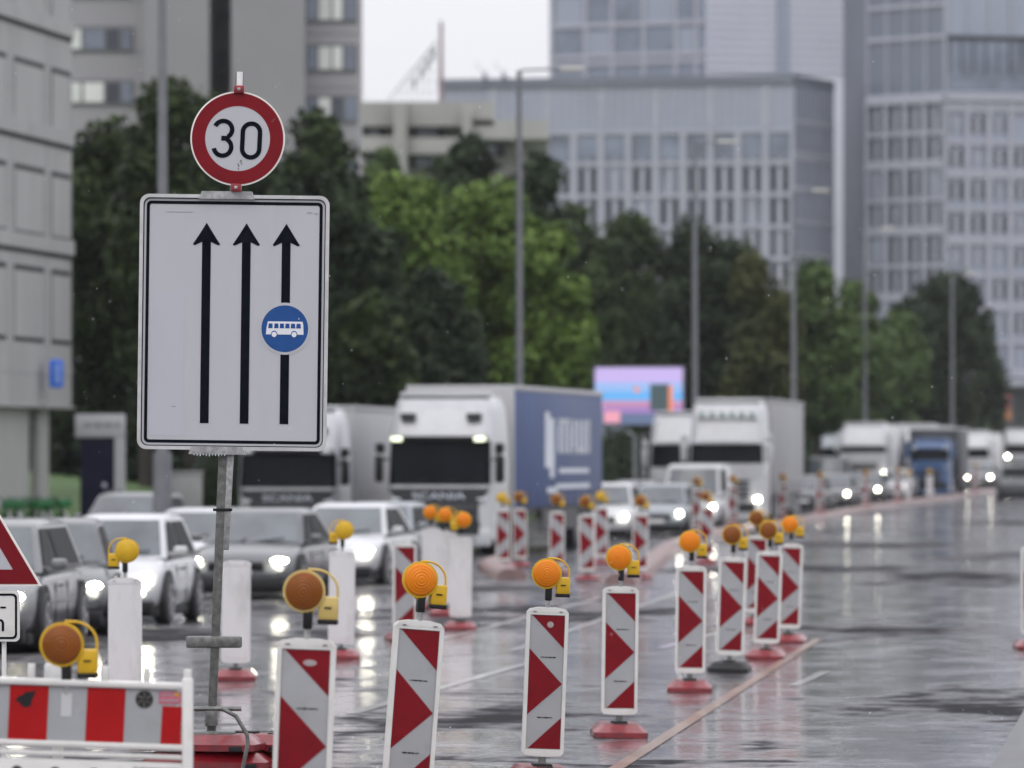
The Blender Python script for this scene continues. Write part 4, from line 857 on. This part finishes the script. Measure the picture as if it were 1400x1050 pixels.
# ------------------------------------------------------------------ buildings
def wall_x(p0, p1, px):                            # distance along the wall p0->p1 where the sight line of column px meets it
    k = (px - CX) / F; dx, dy = p1[0] - p0[0], p1[1] - p0[1]
    return (k * p0[1] - p0[0]) / (dx - k * dy)
def bmesh_wall(parent, name, p0, p1, z0, z1, th, material, u0=0, u1=1, out=0):
    """a slab on the wall line between fractions u0..u1, 'out' metres towards the viewer"""
    d = Vector((p1[0] - p0[0], p1[1] - p0[1])); L = d.length; d /= L; n = Vector((d.y, -d.x))
    if n.x * p0[0] + n.y * p0[1] > 0: n = -n
    a = Vector(p0[:2]) + d * (L * u0) + n * out; b = Vector(p0[:2]) + d * (L * u1) + n * out
    q = [a, b, b - n * th, a - n * th]; m = MB(); m.add([(v.x, v.y, z0) for v in q] + [(v.x, v.y, z1) for v in q], [(0, 1, 5, 4), (1, 2, 6, 5), (2, 3, 7, 6), (3, 0, 4, 7), (0, 3, 2, 1), (4, 5, 6, 7)])
    return m if name is None else m.build(name, material, parent, smooth=0)
def zz(py, Z): return CH + (HY - py) * Z / F
# office with blind shutter panels at the left edge
p1 = (X(98, 175), 175.); p0 = (p1[0] - .148 * 60, p1[1] - 60.)    # runs towards the camera on the left
t = thing('office_building', 'pale grey concrete office building with shuttered panels at the left edge', 'building', (0, 0, 0))
D0 = 60.72
def U(px): return wall_x(p0, p1, px)
def Zat(px): u = U(px); return p0[1] + (p1[1] - p0[1]) * u
zb = zz(557, 175)
bmesh_wall(t, 'wall', p0, p1, zb, 26, 14, concrete)
lev = [zz(y, 175) for y in (559, 477, 352, 195 + 0, 60, -90)]
# ledges and window openings; px positions repeat every 4.4 m along the wall
zfl = [(zz(352, 175), zz(330, 175)), (zz(200, 175), zz(182, 175)), (zz(65, 175), zz(50, 175))]
bay = U(60) - U(19)
for r_, (ya, yb_) in enumerate(((472, 372), (332, 240), (190, 100), (52, -30), (-70, -150))):
    za, zb_ = zz(ya, 175), zz(yb_, 175)
    for c_, (xa, xb_) in enumerate(((70, 96), (19, 60), (-50, 8))):
        ua, ub = U(xa), U(xb_)
        o = bmesh_wall(t, 'window', p0, p1, za, zb_, .05, void, ua, ub, .02)
        g_ = .10 / D0
        bmesh_wall(o, 'shutter', p0, p1, za + .12, zb_ - .16, .05, concrete, ua + (g_ * .2 if c_ == 0 else 0), ub - g_ * 1.2, .035)
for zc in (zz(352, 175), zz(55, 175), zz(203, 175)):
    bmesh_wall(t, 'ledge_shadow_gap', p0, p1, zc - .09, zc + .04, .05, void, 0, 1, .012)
    bmesh_wall(t, 'ledge', p0, p1, zc + .05, zc + .5, .1, concrete, 0, 1, .10)
bmesh_wall(t, 'ledge', p0, p1, zz(559, 175), zz(556, 175), .3, concrete, 0, 1.004, .06)
for xa in (14, 64, -20):
    bmesh_wall(t, 'panel_joint', p0, p1, zb, 26, .03, wall_res_d, U(xa), U(xa) + .0012, .006)
for py in (515, 292, 142, 5): bmesh_wall(t, 'panel_joint', p0, p1, zz(py, 175), zz(py, 175) + .03, .03, wall_res_d, 0, 1, .005)
for xa, xb_ in ((-40, -8), (2, 53), (66, 80)):
    bmesh_wall(t, 'column', p0, p1, 0, zb - .003, .22, concrete, U(xa), U(xb_), -.3)
bmesh_wall(t, 'recessed_wall', p0, p1, 0, zb - .002, .2, void, 0, 1, -2.5)
o = MB(); c = P(77, 511, 170.8); o.box((0, 0, 0), (.38, .5, .85), .05); o.m = 1; o.prism([(-.02, -.3), (.1, -.3), (.16, -.12), (.08, 0), (.16, .15), (.08, .3), (-.02, .3)], -.27, -.255)
o = o.build('projecting_sign', [mat('sign_bright_blue', (.02, .13, .62), .4, emit=(.02, .1, .5), es=.1), mat('sign_pale_blue', (.2, .3, .6), .4)], t, loc=c)

# residential tower behind the left trees
t = thing('apartment_tower', 'tall grey apartment tower with window bands rising behind the left trees', 'building')
ZR = 300.
def rwall(x0, x1, Z0, Z1, y0, y1, mt, nm='wall', th=8, out=0):
    return bmesh_wall(t, nm, (X(x0, Z0), Z0), (X(x1, Z1), Z1), zz(y0, ZR) if y0 is not None else 0, zz(y1, ZR), th, mt, out=out)
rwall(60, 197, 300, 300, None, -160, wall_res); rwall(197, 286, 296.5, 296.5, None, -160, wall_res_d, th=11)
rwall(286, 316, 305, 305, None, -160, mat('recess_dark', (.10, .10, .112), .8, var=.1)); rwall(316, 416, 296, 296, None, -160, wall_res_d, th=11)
rwall(416, 490, 299, 299, None, -160, wall_res); 
for yy in (60, 135, -15): m = rwall(288, 314, 304.4, 304.4, yy + 26, yy, mat('balcony_dark', (.05, .052, .06), .7), 'balcony', 1.0)
def band(x0, x1, Z, ya, yb_, cells):
    fr = bmesh_wall(t, 'window_band', (X(x0, Z), Z), (X(x1, Z), Z), zz(yb_, Z), zz(ya, Z), .2, mat('window_frame_grey', (.12, .12, .13), .6), out=.12)
    for a, b, mt in cells: bmesh_wall(fr, 'pane', (X(x0, Z), Z), (X(x1, Z), Z), zz(yb_ - 3, Z), zz(ya + 4, Z), .05, mt, (a - x0) / (x1 - x0), (b - x0) / (x1 - x0), .16)
for ya in (-38, 36, 109, 182):
    band(88, 182, 300, ya, ya + 34, ((90, 111, pane_w), (115, 142, pane_l if ya != 109 else pane_w), (146, 163, pane_m), (167, 180, pane_l)))
for ya in (-78, -8, 60, 130, 202):
    band(418, 488, 299, ya, ya + 38, ((420, 433, pane_l), (436, 452, pane_w), (455, 468, pane_w if ya != 130 else pane_m), (472, 486, pane_l)))
for yy in (-150, -76, -3, 70, 143): rwall(60, 197, 300, 300, yy + 3, yy + 1, wall_res_d, 'joint', .1, .03); rwall(416, 490, 299, 299, yy + 52, yy + 50, wall_res_d, 'joint', .1, .03)

# low weathered concrete building
t = thing('concrete_building', 'low weathered beige concrete building with balconies between the tower and the glass block', 'building')
ZC = 420.
def cw(x0, x1, Z, y0, y1, mt, nm='wall', th=8, out=0, par=None): return bmesh_wall(par or t, nm, (X(x0, Z), Z), (X(x1, Z), Z), zz(y0, Z), zz(y1, Z), th, mt, out=out)
cw(490, 750, 424, 700, 168, wall_low); cw(492, 675, 420, 172, 139, wall_low, 'parapet', 6); cw(640, 750, 420, 190, 164, wall_low, 'parapet', 5); cw(538, 556, 418.5, 640, 139, wall_low, 'pier', 2)
cw(632, 645, 419, 640, 150, wall_low, 'pier', 2)
for x0, x1, y in ((495, 530, 170), (562, 610, 170), (500, 535, 208), (560, 600, 212), (640, 690, 195)):
    f_ = cw(x0, x1, 422.5, y + 18, y, void, 'window', 1, .0); cw(x0 + 8, x1 - 12, 422.3, y + 17, y + 3, pane_l, 'pane', .3, .0, f_)
cw(492, 538, 419.5, 206, 186, wall_low, 'balcony', 2); cw(556, 632, 419.5, 210, 188, wall_low, 'balcony', 2)
# rooftop mast with its letter frame, plus two aerials
t = thing('roof_mast', 'slim reddish mast with a slanting wire letter frame on the low concrete roof', 'mast', (X(603, 423), 423, zz(139, 423)))
mm_ = mat('mast_paint', (.20, .15, .16), .6, var=.3, scale=.4)
m = MB(); m.cyl((0, 0, 0), (0, 0, (139 - 30) * 423 / F), .20, .13, 8); m.cyl((0, 0, (139 - 30) * 423 / F), (0, 0, 6.1), .03, n=6); m.build('pole', mm_, t)
m = MB(); k = 423 / F
for dz in (0, 14): m.tube([(-73 * k, 0, .1), (-6 * k, 0, (139 - 56 - dz * .2) * k)], .05, 5)
for u in range(1, 9): x = -73 * k + 67 * k * u / 9; m.tube([(x, 0, .0), (x, 0, .1 + (83 * k) * u / 9)], .03, 4)
for u in range(1, 6): z = 83 * k * u / 6; m.tube([(-73 * k + 67 * k * u / 6, 0, z), (-4 * k, 0, z)], .03, 4)
m.build('wire_frame', mat('wire_grey', (.33, .33, .36), .6), t)
m = MB()
for x0, z0 in ((-40, 18), (-30, 32), (-22, 44), (-14, 56)): m.prism([(x0 * k, z0 * k), ((x0 + 6) * k, (z0 + 1) * k), ((x0 + 7) * k, (z0 + 17) * k), ((x0 + 1) * k, (z0 + 14) * k)], -.08, .0)
m.build('frame_letter', mat('letter_grey', (.26, .28, .30), .6), t)
for nm, px, lab in (('roof_aerial', 662, 'small left roof aerial on the glass block'), ('roof_aerial', 688, 'small right roof aerial on the glass block')):
    m = MB(); m.cyl((0, 0, 0), (0, 0, .9), .07, n=6); m.tube([(0, 0, .6), (-.5, 0, 1.2), (-.9, 0, 1.9)], .04, 5); m.tube([(0, 0, .7), (.35, 0, 1.1)], .04, 5); m.box((.1, 0, .3), (.5, .4, .5)); o = m.build(nm, mat('aerial_grey', (.10, .11, .14), .6), None); o.location = P(px, 109, 606); tag(o, lab, 'aerial', 'aerials on the glass block roof')

# glass office block in the middle and its towers
RW = random.Random(17)
def facade(t, p0, p1, z0, z1, base, bays, rows, floor_h, zwin0, win_h, darkfrac=.9, finm=fin, panes=(pane,), wfrac=(.16, .84), finw=.45, skip=None, band=None, pairs=True):
    """vertical fins, floor bands and one window object per bay and floor"""
    L = math.hypot(p1[0] - p0[0], p1[1] - p0[1])
    m = MB()
    for k in range(bays + 1):
        u = k / bays; h = finw / L / 2; mb = bmesh_wall(None, None, p0, p1, z0, z1 + .03, .45, None, max(u - h, -.002), min(u + h, 1.002), .40); m.add(mb.v, mb.f)
    m.build('fins', finm, t, smooth=0)
    m = MB()
    for r_ in range(rows + 1):
        z = zwin0 + r_ * floor_h - (floor_h - win_h) * .75; hh = .95 if (band and r_ % 2 == band - 1) else .45
        mb = bmesh_wall(None, None, p0, p1, z, z + hh, .3, None, 0, 1, .28); m.add(mb.v, mb.f)
    m.build('floor_bands', finm, t, smooth=0)
    for r_ in range(rows):
        for k in range(bays):
            if skip and skip(r_, k): continue
            a = (k + wfrac[0]) / bays; b = (k + wfrac[1]) / bays; z = zwin0 + r_ * floor_h; mid = (a + b) / 2; gp_ = .10 / bays
            us_ = (a, a + (b - a) * .04, mid - gp_, mid + gp_, b - (b - a) * .04, b); ws = []
            for q in us_: f0 = bmesh_wall(None, None, p0, p1, z, z + win_h, .1, None, q, q + .001, .06); ws.append((f0.v[0], f0.v[4]))
            mb = MB(); mb.grid([[w_[i] for w_ in ws] for i in (0, 1)]); mb.mi = [1, 0, 1, 0, 1]
            mb.build('window', [panes[(r_ * 7 + k * 3) % len(panes)] if RW.random() > .16 else pane_l, fin], t, smooth=0)
t = thing('glass_office_block', 'wide low office block with pale vertical fins and dark window pairs', 'building')
A_, B_, C_ = (X(600, 608), 608.), (X(1085, 600), 600.), (X(1140, 611), 611.)
ztop = zz(107, 600)
bmesh_wall(t, 'wall', A_, B_, 0, ztop, 8, glassb_l); bmesh_wall(t, 'side_wall', B_, C_, 0, ztop, .5, glassb)
fh = 44. * 600 / F
facade(t, A_, B_, 0, zz(178, 600), glassb, 13, 6, fh, zz(438, 600), 35 * 600 / F, panes=(pane, pane, pane_m), finw=.62, skip=lambda r, k: k < 4 and r < 6)
m = MB()
for k in range(40):
    u = (k + .5) / 40; mb = bmesh_wall(None, None, A_, B_, zz(172, 600), ztop - .5, .1, None, u - .003, u + .003, .10); m.add(mb.v, mb.f)
for k in range(0, 14, 2):
    u = k / 13; mb = bmesh_wall(None, None, A_, B_, zz(172, 600), ztop - .5, .2, None, max(0, u - .008), u + .008, .12); m.add(mb.v, mb.f)
m.build('upper_fins', fin, t, smooth=0)
bmesh_wall(t, 'parapet', A_, B_, ztop - .6, ztop + .4, .8, darkwall, -.001, 1.001, .3); bmesh_wall(t, 'parapet', B_, C_, ztop - .6, ztop + .4, .8, darkwall, 0, 1, .1)
bmesh_wall(t, 'upper_windows', A_, B_, zz(216, 600), zz(180, 600), .1, pane_l, 0, 1, .08)
m = MB()
for z in (zz(y, 605) for y in (172, 215, 222, 262, 308, 352)): mb = bmesh_wall(None, None, B_, C_, z, z + .45, .2, None, 0, 1, .08); m.add(mb.v, mb.f)
for k in range(12): mb = bmesh_wall(None, None, B_, C_, 0, ztop - .7, .15, None, k / 12, k / 12 + .02, .05); m.add(mb.v, mb.f)
m.build('side_fins', fin, t, smooth=0)
# tower behind the block
t = thing('white_slatted_tower', 'high tower behind the block, blue glass left and white slatted cladding right', 'building')
TA, TB, TC = (X(752, 640), 640.), (X(965, 632), 632.), (X(1155, 638), 638.); TH_ = 75
bmesh_wall(t, 'wall', TA, TB, 0, TH_, 10, glassb); bmesh_wall(t, 'slatted_wall', TB, TC, 0, TH_, 10, slat)
m = MB()
for px in (752, 798, 835, 878, 922, 950): u = wall_x(TA, TB, px); mb = bmesh_wall(None, None, TA, TB, 40, TH_, .3, None, u, u + .025, .2); m.add(mb.v, mb.f)
for py in (92, 82, 40, -6, -50): z = zz(py, 640); mb = bmesh_wall(None, None, TA, TB, z, z + .5, .3, None, 0, 1, .22); m.add(mb.v, mb.f)
m.build('mullions', fin, t, smooth=0)
rng = random.Random(5)
for r_, (za, zb_) in enumerate(((84, 45), (36, -2), (-10, -46))):
    for k, (xa, xb_) in enumerate(((760, 796), (803, 833), (842, 876), (884, 920), (928, 948))):
        ua, ub = wall_x(TA, TB, xa), wall_x(TA, TB, xb_); bmesh_wall(t, 'window', TA, TB, zz(za, 640), zz(zb_, 640), .1, (pane_l, glassb_l, pane_l)[(k + r_) % 3], ua, ub, .06)
m = MB()
for k in range(18): z = zz(100 - k * 11, 636); mb = bmesh_wall(None, None, TB, TC, z, z + .22, .2, None, 0, 1, .12); m.add(mb.v, mb.f)
m.build('slat_joints', glassb_l, t, smooth=0)
bmesh_wall(t, 'glass_strip', TB, TC, 0, TH_, .3, glassb_l, wall_x(TB, TC, 1062), wall_x(TB, TC, 1078), .25)
# right tower
t = thing('gridded_office_tower', 'large gridded office tower with rows of dark windows on the right', 'building')
RA, RB, RC, RD = (X(1153, 618), 618.), (X(1186, 607), 607.), (X(1292, 600), 600.), (X(1440, 603), 603.); RH = 75
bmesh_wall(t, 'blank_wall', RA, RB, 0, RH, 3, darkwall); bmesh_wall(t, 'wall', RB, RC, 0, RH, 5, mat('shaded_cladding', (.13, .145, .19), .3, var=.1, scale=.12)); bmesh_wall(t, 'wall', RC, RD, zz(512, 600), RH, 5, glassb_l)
fh = 45.5 * 600 / F
facade(t, RB, RC, 0, zz(135, 600), glassb, 4, 8, fh, zz(495, 600), 36 * 600 / F, panes=(pane, pane_m, pane), finw=.5, band=1)
facade(t, RC, RD, zz(512, 600), zz(135, 600), glassb_l, 5, 8, fh, zz(500, 600), 24 * 600 / F, panes=(pane_m, pane_l, pane_m, pane), finw=.55, band=1, skip=lambda r, k: r == 7 and k > 2)
bmesh_wall(t, 'cornice', RB, RC, zz(140, 600), zz(132, 600), .5, fin, 0, 1, .5); bmesh_wall(t, 'cornice', RC, RD, zz(138, 600), zz(127, 600), .5, fin, -.004, 1, .55)
m = MB()
for k in range(5): mb = bmesh_wall(None, None, RB, RC, zz(130, 600), RH, .2, None, k / 4, k / 4 + .02, .2); m.add(mb.v, mb.f)
for k in range(6): mb = bmesh_wall(None, None, RC, RD, zz(42, 600), RH, .2, None, k / 5, k / 5 + .02, .2); m.add(mb.v, mb.f)
for py in (52, 8, -40): mb = bmesh_wall(None, None, RB, RC, zz(py, 600), zz(py, 600) + .4, .2, None, 0, 1, .22); m.add(mb.v, mb.f)
m.build('upper_mullions', fin, t, smooth=0)
lg = bmesh_wall(t, 'loggia_top_line', RC, RD, zz(55, 600), zz(48, 600), .2, void, -.0, 1, .10)  # flat near-black strip along the top of the loggia
bmesh_wall(t, 'loggia_glass', RC, RD, zz(122, 600), zz(55.5, 600), .2, pane_l, .0, 1, .12)
m = MB()
for k in range(9): mb = bmesh_wall(None, None, RC, RD, zz(100, 600), zz(56, 600), .2, None, k / 9 + .03, k / 9 + .045, .20); m.add(mb.v, mb.f)
m.build('loggia_mullions', pane_m, t, smooth=0)
bmesh_wall(t, 'canopy', RC, RD, zz(528, 600), zz(519, 600), 4, fin, -.02, 1, 3.0)
bmesh_wall(t, 'ground_floor_wall', RC, RD, 0, zz(512.5, 600), .5, mat('ground_floor_dark', (.03, .032, .036), .3, var=.3, scale=.3), -.25, 1, -1.5)  # ground floor wall has a near-black colour below the canopy
for px, py, lab in ((1347, 587, 'orange and pink upright banner, lower left one at the tower foot'), (1378, 557, 'red and orange upright banner, upper right one at the tower foot')):
    t = thing('banner_flag', lab, 'banner', P(px, py, 480), (0, 0, R(10)), 'banners at the tower foot')
    t.location.z = G(480); h_ = zz(py, 480) - G(480)
    m = MB(); m.cyl((.35, .05, 0), (.35, .05, h_ + 1.1), .05, n=8); m.build('pole', steel_post, t)
    m = MB(); m.box((0, 0, h_ + .45), (.55, .05, 1.1)); m.m = 1; m.box((0, 0, h_ - .62), (.55, .05, 1.0)); m.build('cloth', [mat('banner_red', (.30, .06, .07), .6), mat('banner_orange', (.33, .14, .05), .6)], t)

# ------------------------------------------------------------------ trees
def crown_mesh(name, blobs, nleaf, size, lm, seed):
    r = np.random.default_rng(seed); V = []; nb = len(blobs)
    vol = np.array([b[3] * b[4] * b[5] for b in blobs]) ** (2 / 3); cnt = (nleaf * vol / vol.sum()).astype(int)
    for b, n in zip(blobs, cnt):
        d = r.normal(size=(n, 3)); d /= np.linalg.norm(d, axis=1)[:, None]
        rad = .60 + .58 * r.random(n) ** 1.1
        # lumpy surface: directional bumps
        k = r.normal(size=(9, 3)); k /= np.linalg.norm(k, axis=1)[:, None]
        rad *= 1 + .20 * (np.maximum(0, d @ k.T) ** 10).sum(1) - .10 * np.sin(d @ k[:3].T * 6).sum(1) * .5
        c = np.array(b[:3]) + d * rad[:, None] * np.array(b[3:6])
        nrm = d + .75 * r.normal(size=(n, 3)); nrm /= np.linalg.norm(nrm, axis=1)[:, None]
        a = np.cross(nrm, r.normal(size=(n, 3))); a /= np.linalg.norm(a, axis=1)[:, None]; bb = np.cross(nrm, a)
        s = (size * (.6 + .8 * r.random(n)))[:, None]
        V.append(np.stack([c - a * s, c - bb * s * .6, c + a * s, c + bb * s * .6], 1))
    V = np.concatenate(V).reshape(-1, 3); n = len(V) // 4
    core = []; cf = []
    for b in blobs:                               # opaque inner mass so that the crown is not see-through
        o = len(V) + len(core)
        for i in range(7):
            ph = math.pi * i / 6
            for j in range(10):
                th = 2 * math.pi * j / 10; q = .56 + .10 * math.sin(3 * th + i * 1.7 + b[0]); core.append((b[0] + q * b[3] * math.sin(ph) * math.cos(th), b[1] + q * b[4] * math.sin(ph) * math.sin(th), b[2] + q * b[5] * math.cos(ph)))
        for i in range(6):
            for j in range(10): cf.append((o + i * 10 + j, o + i * 10 + (j + 1) % 10, o + (i + 1) * 10 + (j + 1) % 10, o + (i + 1) * 10 + j))
    V = np.concatenate([V, np.array(core)]); Fc = np.concatenate([np.arange(n * 4).reshape(-1, 4), np.array(cf)])
    me = bpy.data.meshes.new(name); me.vertices.add(len(V)); me.vertices.foreach_set('co', V.ravel().astype(np.float32))
    me.loops.add(Fc.size); me.loops.foreach_set('vertex_index', Fc.ravel().astype(np.int32)); me.polygons.add(len(Fc))
    me.polygons.foreach_set('loop_start', np.arange(0, Fc.size, 4, dtype=np.int32)); me.update(calc_edges=True); me.materials.append(lm); return me
SEED = [0]
def tree(label, px, ytop, wpx, Z, lm, ybot=620, nleaf=5000, size=.22, nb=9, group='trees behind the traffic', depth=.8, cat='tree', cone=0):
    SEED[0] += 1; rnd = random.Random(SEED[0] * 13)
    s = F / Z; hw = wpx / 2 / s; zt = zz(ytop, Z); zb = max(zz(ybot, Z), .8); g0 = G(Z) + .4
    t = thing('tree', label, cat, (X(px, Z), Z, g0), group=group)
    zt -= g0; zb -= g0; zb = max(zb, .3); hz = (zt - zb) / 2; zc = (zt + zb) / 2
    bl = [(0, 0, zc, hw * .62, hw * .62 * depth, hz * .78)]
    nb = 20
    for k in range(nb):
        a = rnd.uniform(0, 2 * math.pi); v = -.80 + 1.7 * (k + .5) / nb; w_ = math.sqrt(max(0.05, 1 - v * v * .85)) * (1 - cone * (v + 1) / 2)
        rr = hw * rnd.uniform(.20, .40); ax = math.cos(a) * (hw * w_ - rr * .8); ay = math.sin(a) * (hw * w_ - rr * .8) * depth
        bl.append((ax, ay, zc + v * hz * .88, rr, rr, rr * rnd.uniform(.75, 1.15)))
    for k in (-1, 1): bl.append((k * hw * .6, -hw * .2, zc + rnd.uniform(-.5, .3) * hz, hw * .38, hw * .38, hz * .32))
    rt = min(hw * .36, hz * .3); bl.append((rnd.uniform(-.3, .3) * hw, 0, zt - rt, rt, rt, rt))
    o = bpy.data.objects.new('crown', crown_mesh('crown', bl, nleaf, size, lm, SEED[0])); COL.objects.link(o); o.parent = t
    m = MB(); m.cyl((0, 0, -.5), (0, 0, zc), .035 * (zt) ** .85, .05, 10)
    for k in range(5): a = rnd.uniform(0, 6.28); m.cyl((0, 0, zb + k * hz * .18), (math.cos(a) * hw * .5, math.sin(a) * hw * .5, zb + k * hz * .2 + hz * .6), .07, .02, 6)
    m.build('trunk', bark, t); return t
TL_ = [
 ('dark leafy tree directly right of the grey office, left of the thick lamp pole', 135, 165, 190, 190, leaf_dark, 600, 6500, .23),
 ('tallest dark tree, top showing between the lamp pole and the speed disc', 262, 112, 210, 186, leaf_dark, 610, 7500, .23),
 ('dark tree directly behind the white lane sign plate', 345, 205, 190, 176, leaf_deep, 640, 5500, .22),
 ('dark tree right of the speed disc, overlapping the apartment tower', 425, 158, 150, 192, leaf_dark, 600, 6500, .23),
 ('deep green tree at the right edge of the lane sign plate', 485, 235, 140, 184, leaf_deep, 640, 6000, .22),
 ('small green tree before the low concrete building', 522, 205, 75, 260, leaf_green, 400, 2500, .26),
 ('yellow green tree, left one of the bright group', 548, 240, 190, 205, leaf_lime, 520, 7500, .21),
 ('yellow green tree crossed by the street lamp behind the blue lorry', 668, 248, 190, 208, leaf_lime, 560, 8000, .21),
 ('yellow green tree, right one of the bright group', 742, 308, 140, 206, leaf_lime, 600, 5000, .21),
 ('low dark tree under the yellow green ones, above the blue lorry cab', 590, 372, 150, 190, leaf_deep, 650, 6000, .2),
 ('low dark tree left above the silver trailer', 505, 400, 130, 178, leaf_dark, 650, 4500, .2),
 ('dark spreading tree rising behind the bright group, left half', 640, 188, 120, 245, leaf_deep, 480, 5000, .27),
 ('dark spreading tree rising behind the bright group, right half', 728, 212, 120, 243, leaf_deep, 520, 5000, .27),
 ('mid green tree filling the gap right of the bright group', 815, 330, 120, 275, leaf_green, 560, 4000, .28),
 ('dark green tree filling the gap above the grey trailer', 1005, 330, 110, 282, leaf_dark, 600, 4000, .28),
 ('mid green tree between the two left dark trees', 200, 170, 150, 200, leaf_dark, 560, 5000, .23),
 ('dark tree left of the billboard', 795, 280, 130, 262, leaf_dark, 620, 6500, .24),
 ('dark tree with brownish leaves above the billboard', 882, 292, 150, 272, leaf_dark, 600, 6500, .25),
 ('dark tree crossed by the street lamp right of the billboard', 962, 305, 145, 270, leaf_deep, 620, 6500, .25),
 ('olive brown tree above the grey trailer', 1040, 345, 110, 262, leaf_olive, 620, 5500, .26),
 ('green tree right of the olive brown one', 1118, 360, 120, 288, leaf_green, 620, 5500, .29),
 ('green tree behind the tall plain far white lorry', 1178, 385, 90, 330, leaf_green, 620, 4000, .32),
 ('small pale green rounded tree left of the dark round tree', 1225, 425, 85, 350, leaf_green, 622, 4500, .32),
 ('dark round tree standing before the gridded tower', 1288, 373, 140, 372, leaf_deep, 600, 7000, .34),
 ('low dark shrubby tree at the right picture edge', 1345, 470, 60, 400, leaf_deep, 615, 2000, .34),
]
for a in TL_: tree(a[0], a[1], a[2], a[3], a[4], a[5], a[6], int(a[7] * 1.7), a[8] * .78)
# dark undergrowth filling the foot of the wood
bl = []
rnd = random.Random(11)
for px in range(300, 1330, 16):
    Z = 168 + (px - 300) * .20 if px > 700 else 168 + rnd.uniform(0, 20) + max(0, (px - 500) * .12)
    Z = max(Z, 0); Z = {True: Z, False: Z}[True] + rnd.uniform(0, 8); 
    xx = X(px, Z)
    if 770 < px < 960: Z = max(Z, 256)
    elif xx > lb(Z) - 2.5: Z += 22
    bl.append((X(px, Z), Z, G(Z) + 1.2, 2.2 * Z / 200, 1.5, rnd.uniform(1.6, 2.6) * Z / 200))
o = bpy.data.objects.new('undergrowth', crown_mesh('undergrowth', bl, 22000, .17, leaf_deep, 99)); COL.objects.link(o); o['kind'] = 'stuff'; o['label'] = 'dark undergrowth along the foot of the trees'
bl = []
for px in range(60, 300, 14): Z = 205; bl.append((X(px, Z), Z, 3.2, 1.6, 1.5, rnd.uniform(1.8, 2.6)))
o = bpy.data.objects.new('undergrowth', crown_mesh('undergrowth', bl, 6000, .2, leaf_deep, 98)); COL.objects.link(o); o['kind'] = 'stuff'; o['label'] = 'dark shrubs behind the lawn on the left'

# ------------------------------------------------------------------ rain drops in the air
r = np.random.default_rng(4); V = []; Fq = []
for k in range(260):
    Z = r.uniform(22, 60); px = r.uniform(0, 1400); py = r.uniform(0, 1050); c = P(px, py, Z)
    if c.z < .1: continue
    a = .0022 * r.uniform(.6, 1.2) * (Z / 36) ** .5; b = a * 2.2; o_ = len(V)
    V += [(c.x, c.y, c.z + b), (c.x - a, c.y, c.z), (c.x, c.y - a, c.z), (c.x + a, c.y, c.z), (c.x, c.y + a, c.z), (c.x, c.y, c.z - b)]
    Fq += [(o_, o_ + 1, o_ + 2), (o_, o_ + 2, o_ + 3), (o_, o_ + 3, o_ + 4), (o_, o_ + 4, o_ + 1), (o_ + 5, o_ + 2, o_ + 1), (o_ + 5, o_ + 3, o_ + 2), (o_ + 5, o_ + 4, o_ + 3), (o_ + 5, o_ + 1, o_ + 4)]
m = MB(); m.add(V, Fq); o = m.build('rain', mat('rain_water', (.8, .82, .85), .05, coat=1), None, smooth=0); o['kind'] = 'stuff'; o['label'] = 'fine falling rain drops'

# ------------------------------------------------------------------ haze
m = MB(); m.box((0, 680, 40), (1900, 1500, 84)); o = m.build('haze', [], None, smooth=0); o['kind'] = 'stuff'; o['label'] = 'thin rain haze over the street'
hm = bpy.data.materials.new('haze'); hm.use_nodes = True; t_ = hm.node_tree; t_.nodes.clear()
pv = t_.nodes.new('ShaderNodeVolumePrincipled'); pv.inputs['Color'].default_value = (.93, .95, 1, 1); pv.inputs['Density'].default_value = .00008; pv.inputs['Anisotropy'].default_value = 0
oo = t_.nodes.new('ShaderNodeOutputMaterial'); t_.links.new(pv.outputs[0], oo.inputs['Volume']); o.data.materials.append(hm)
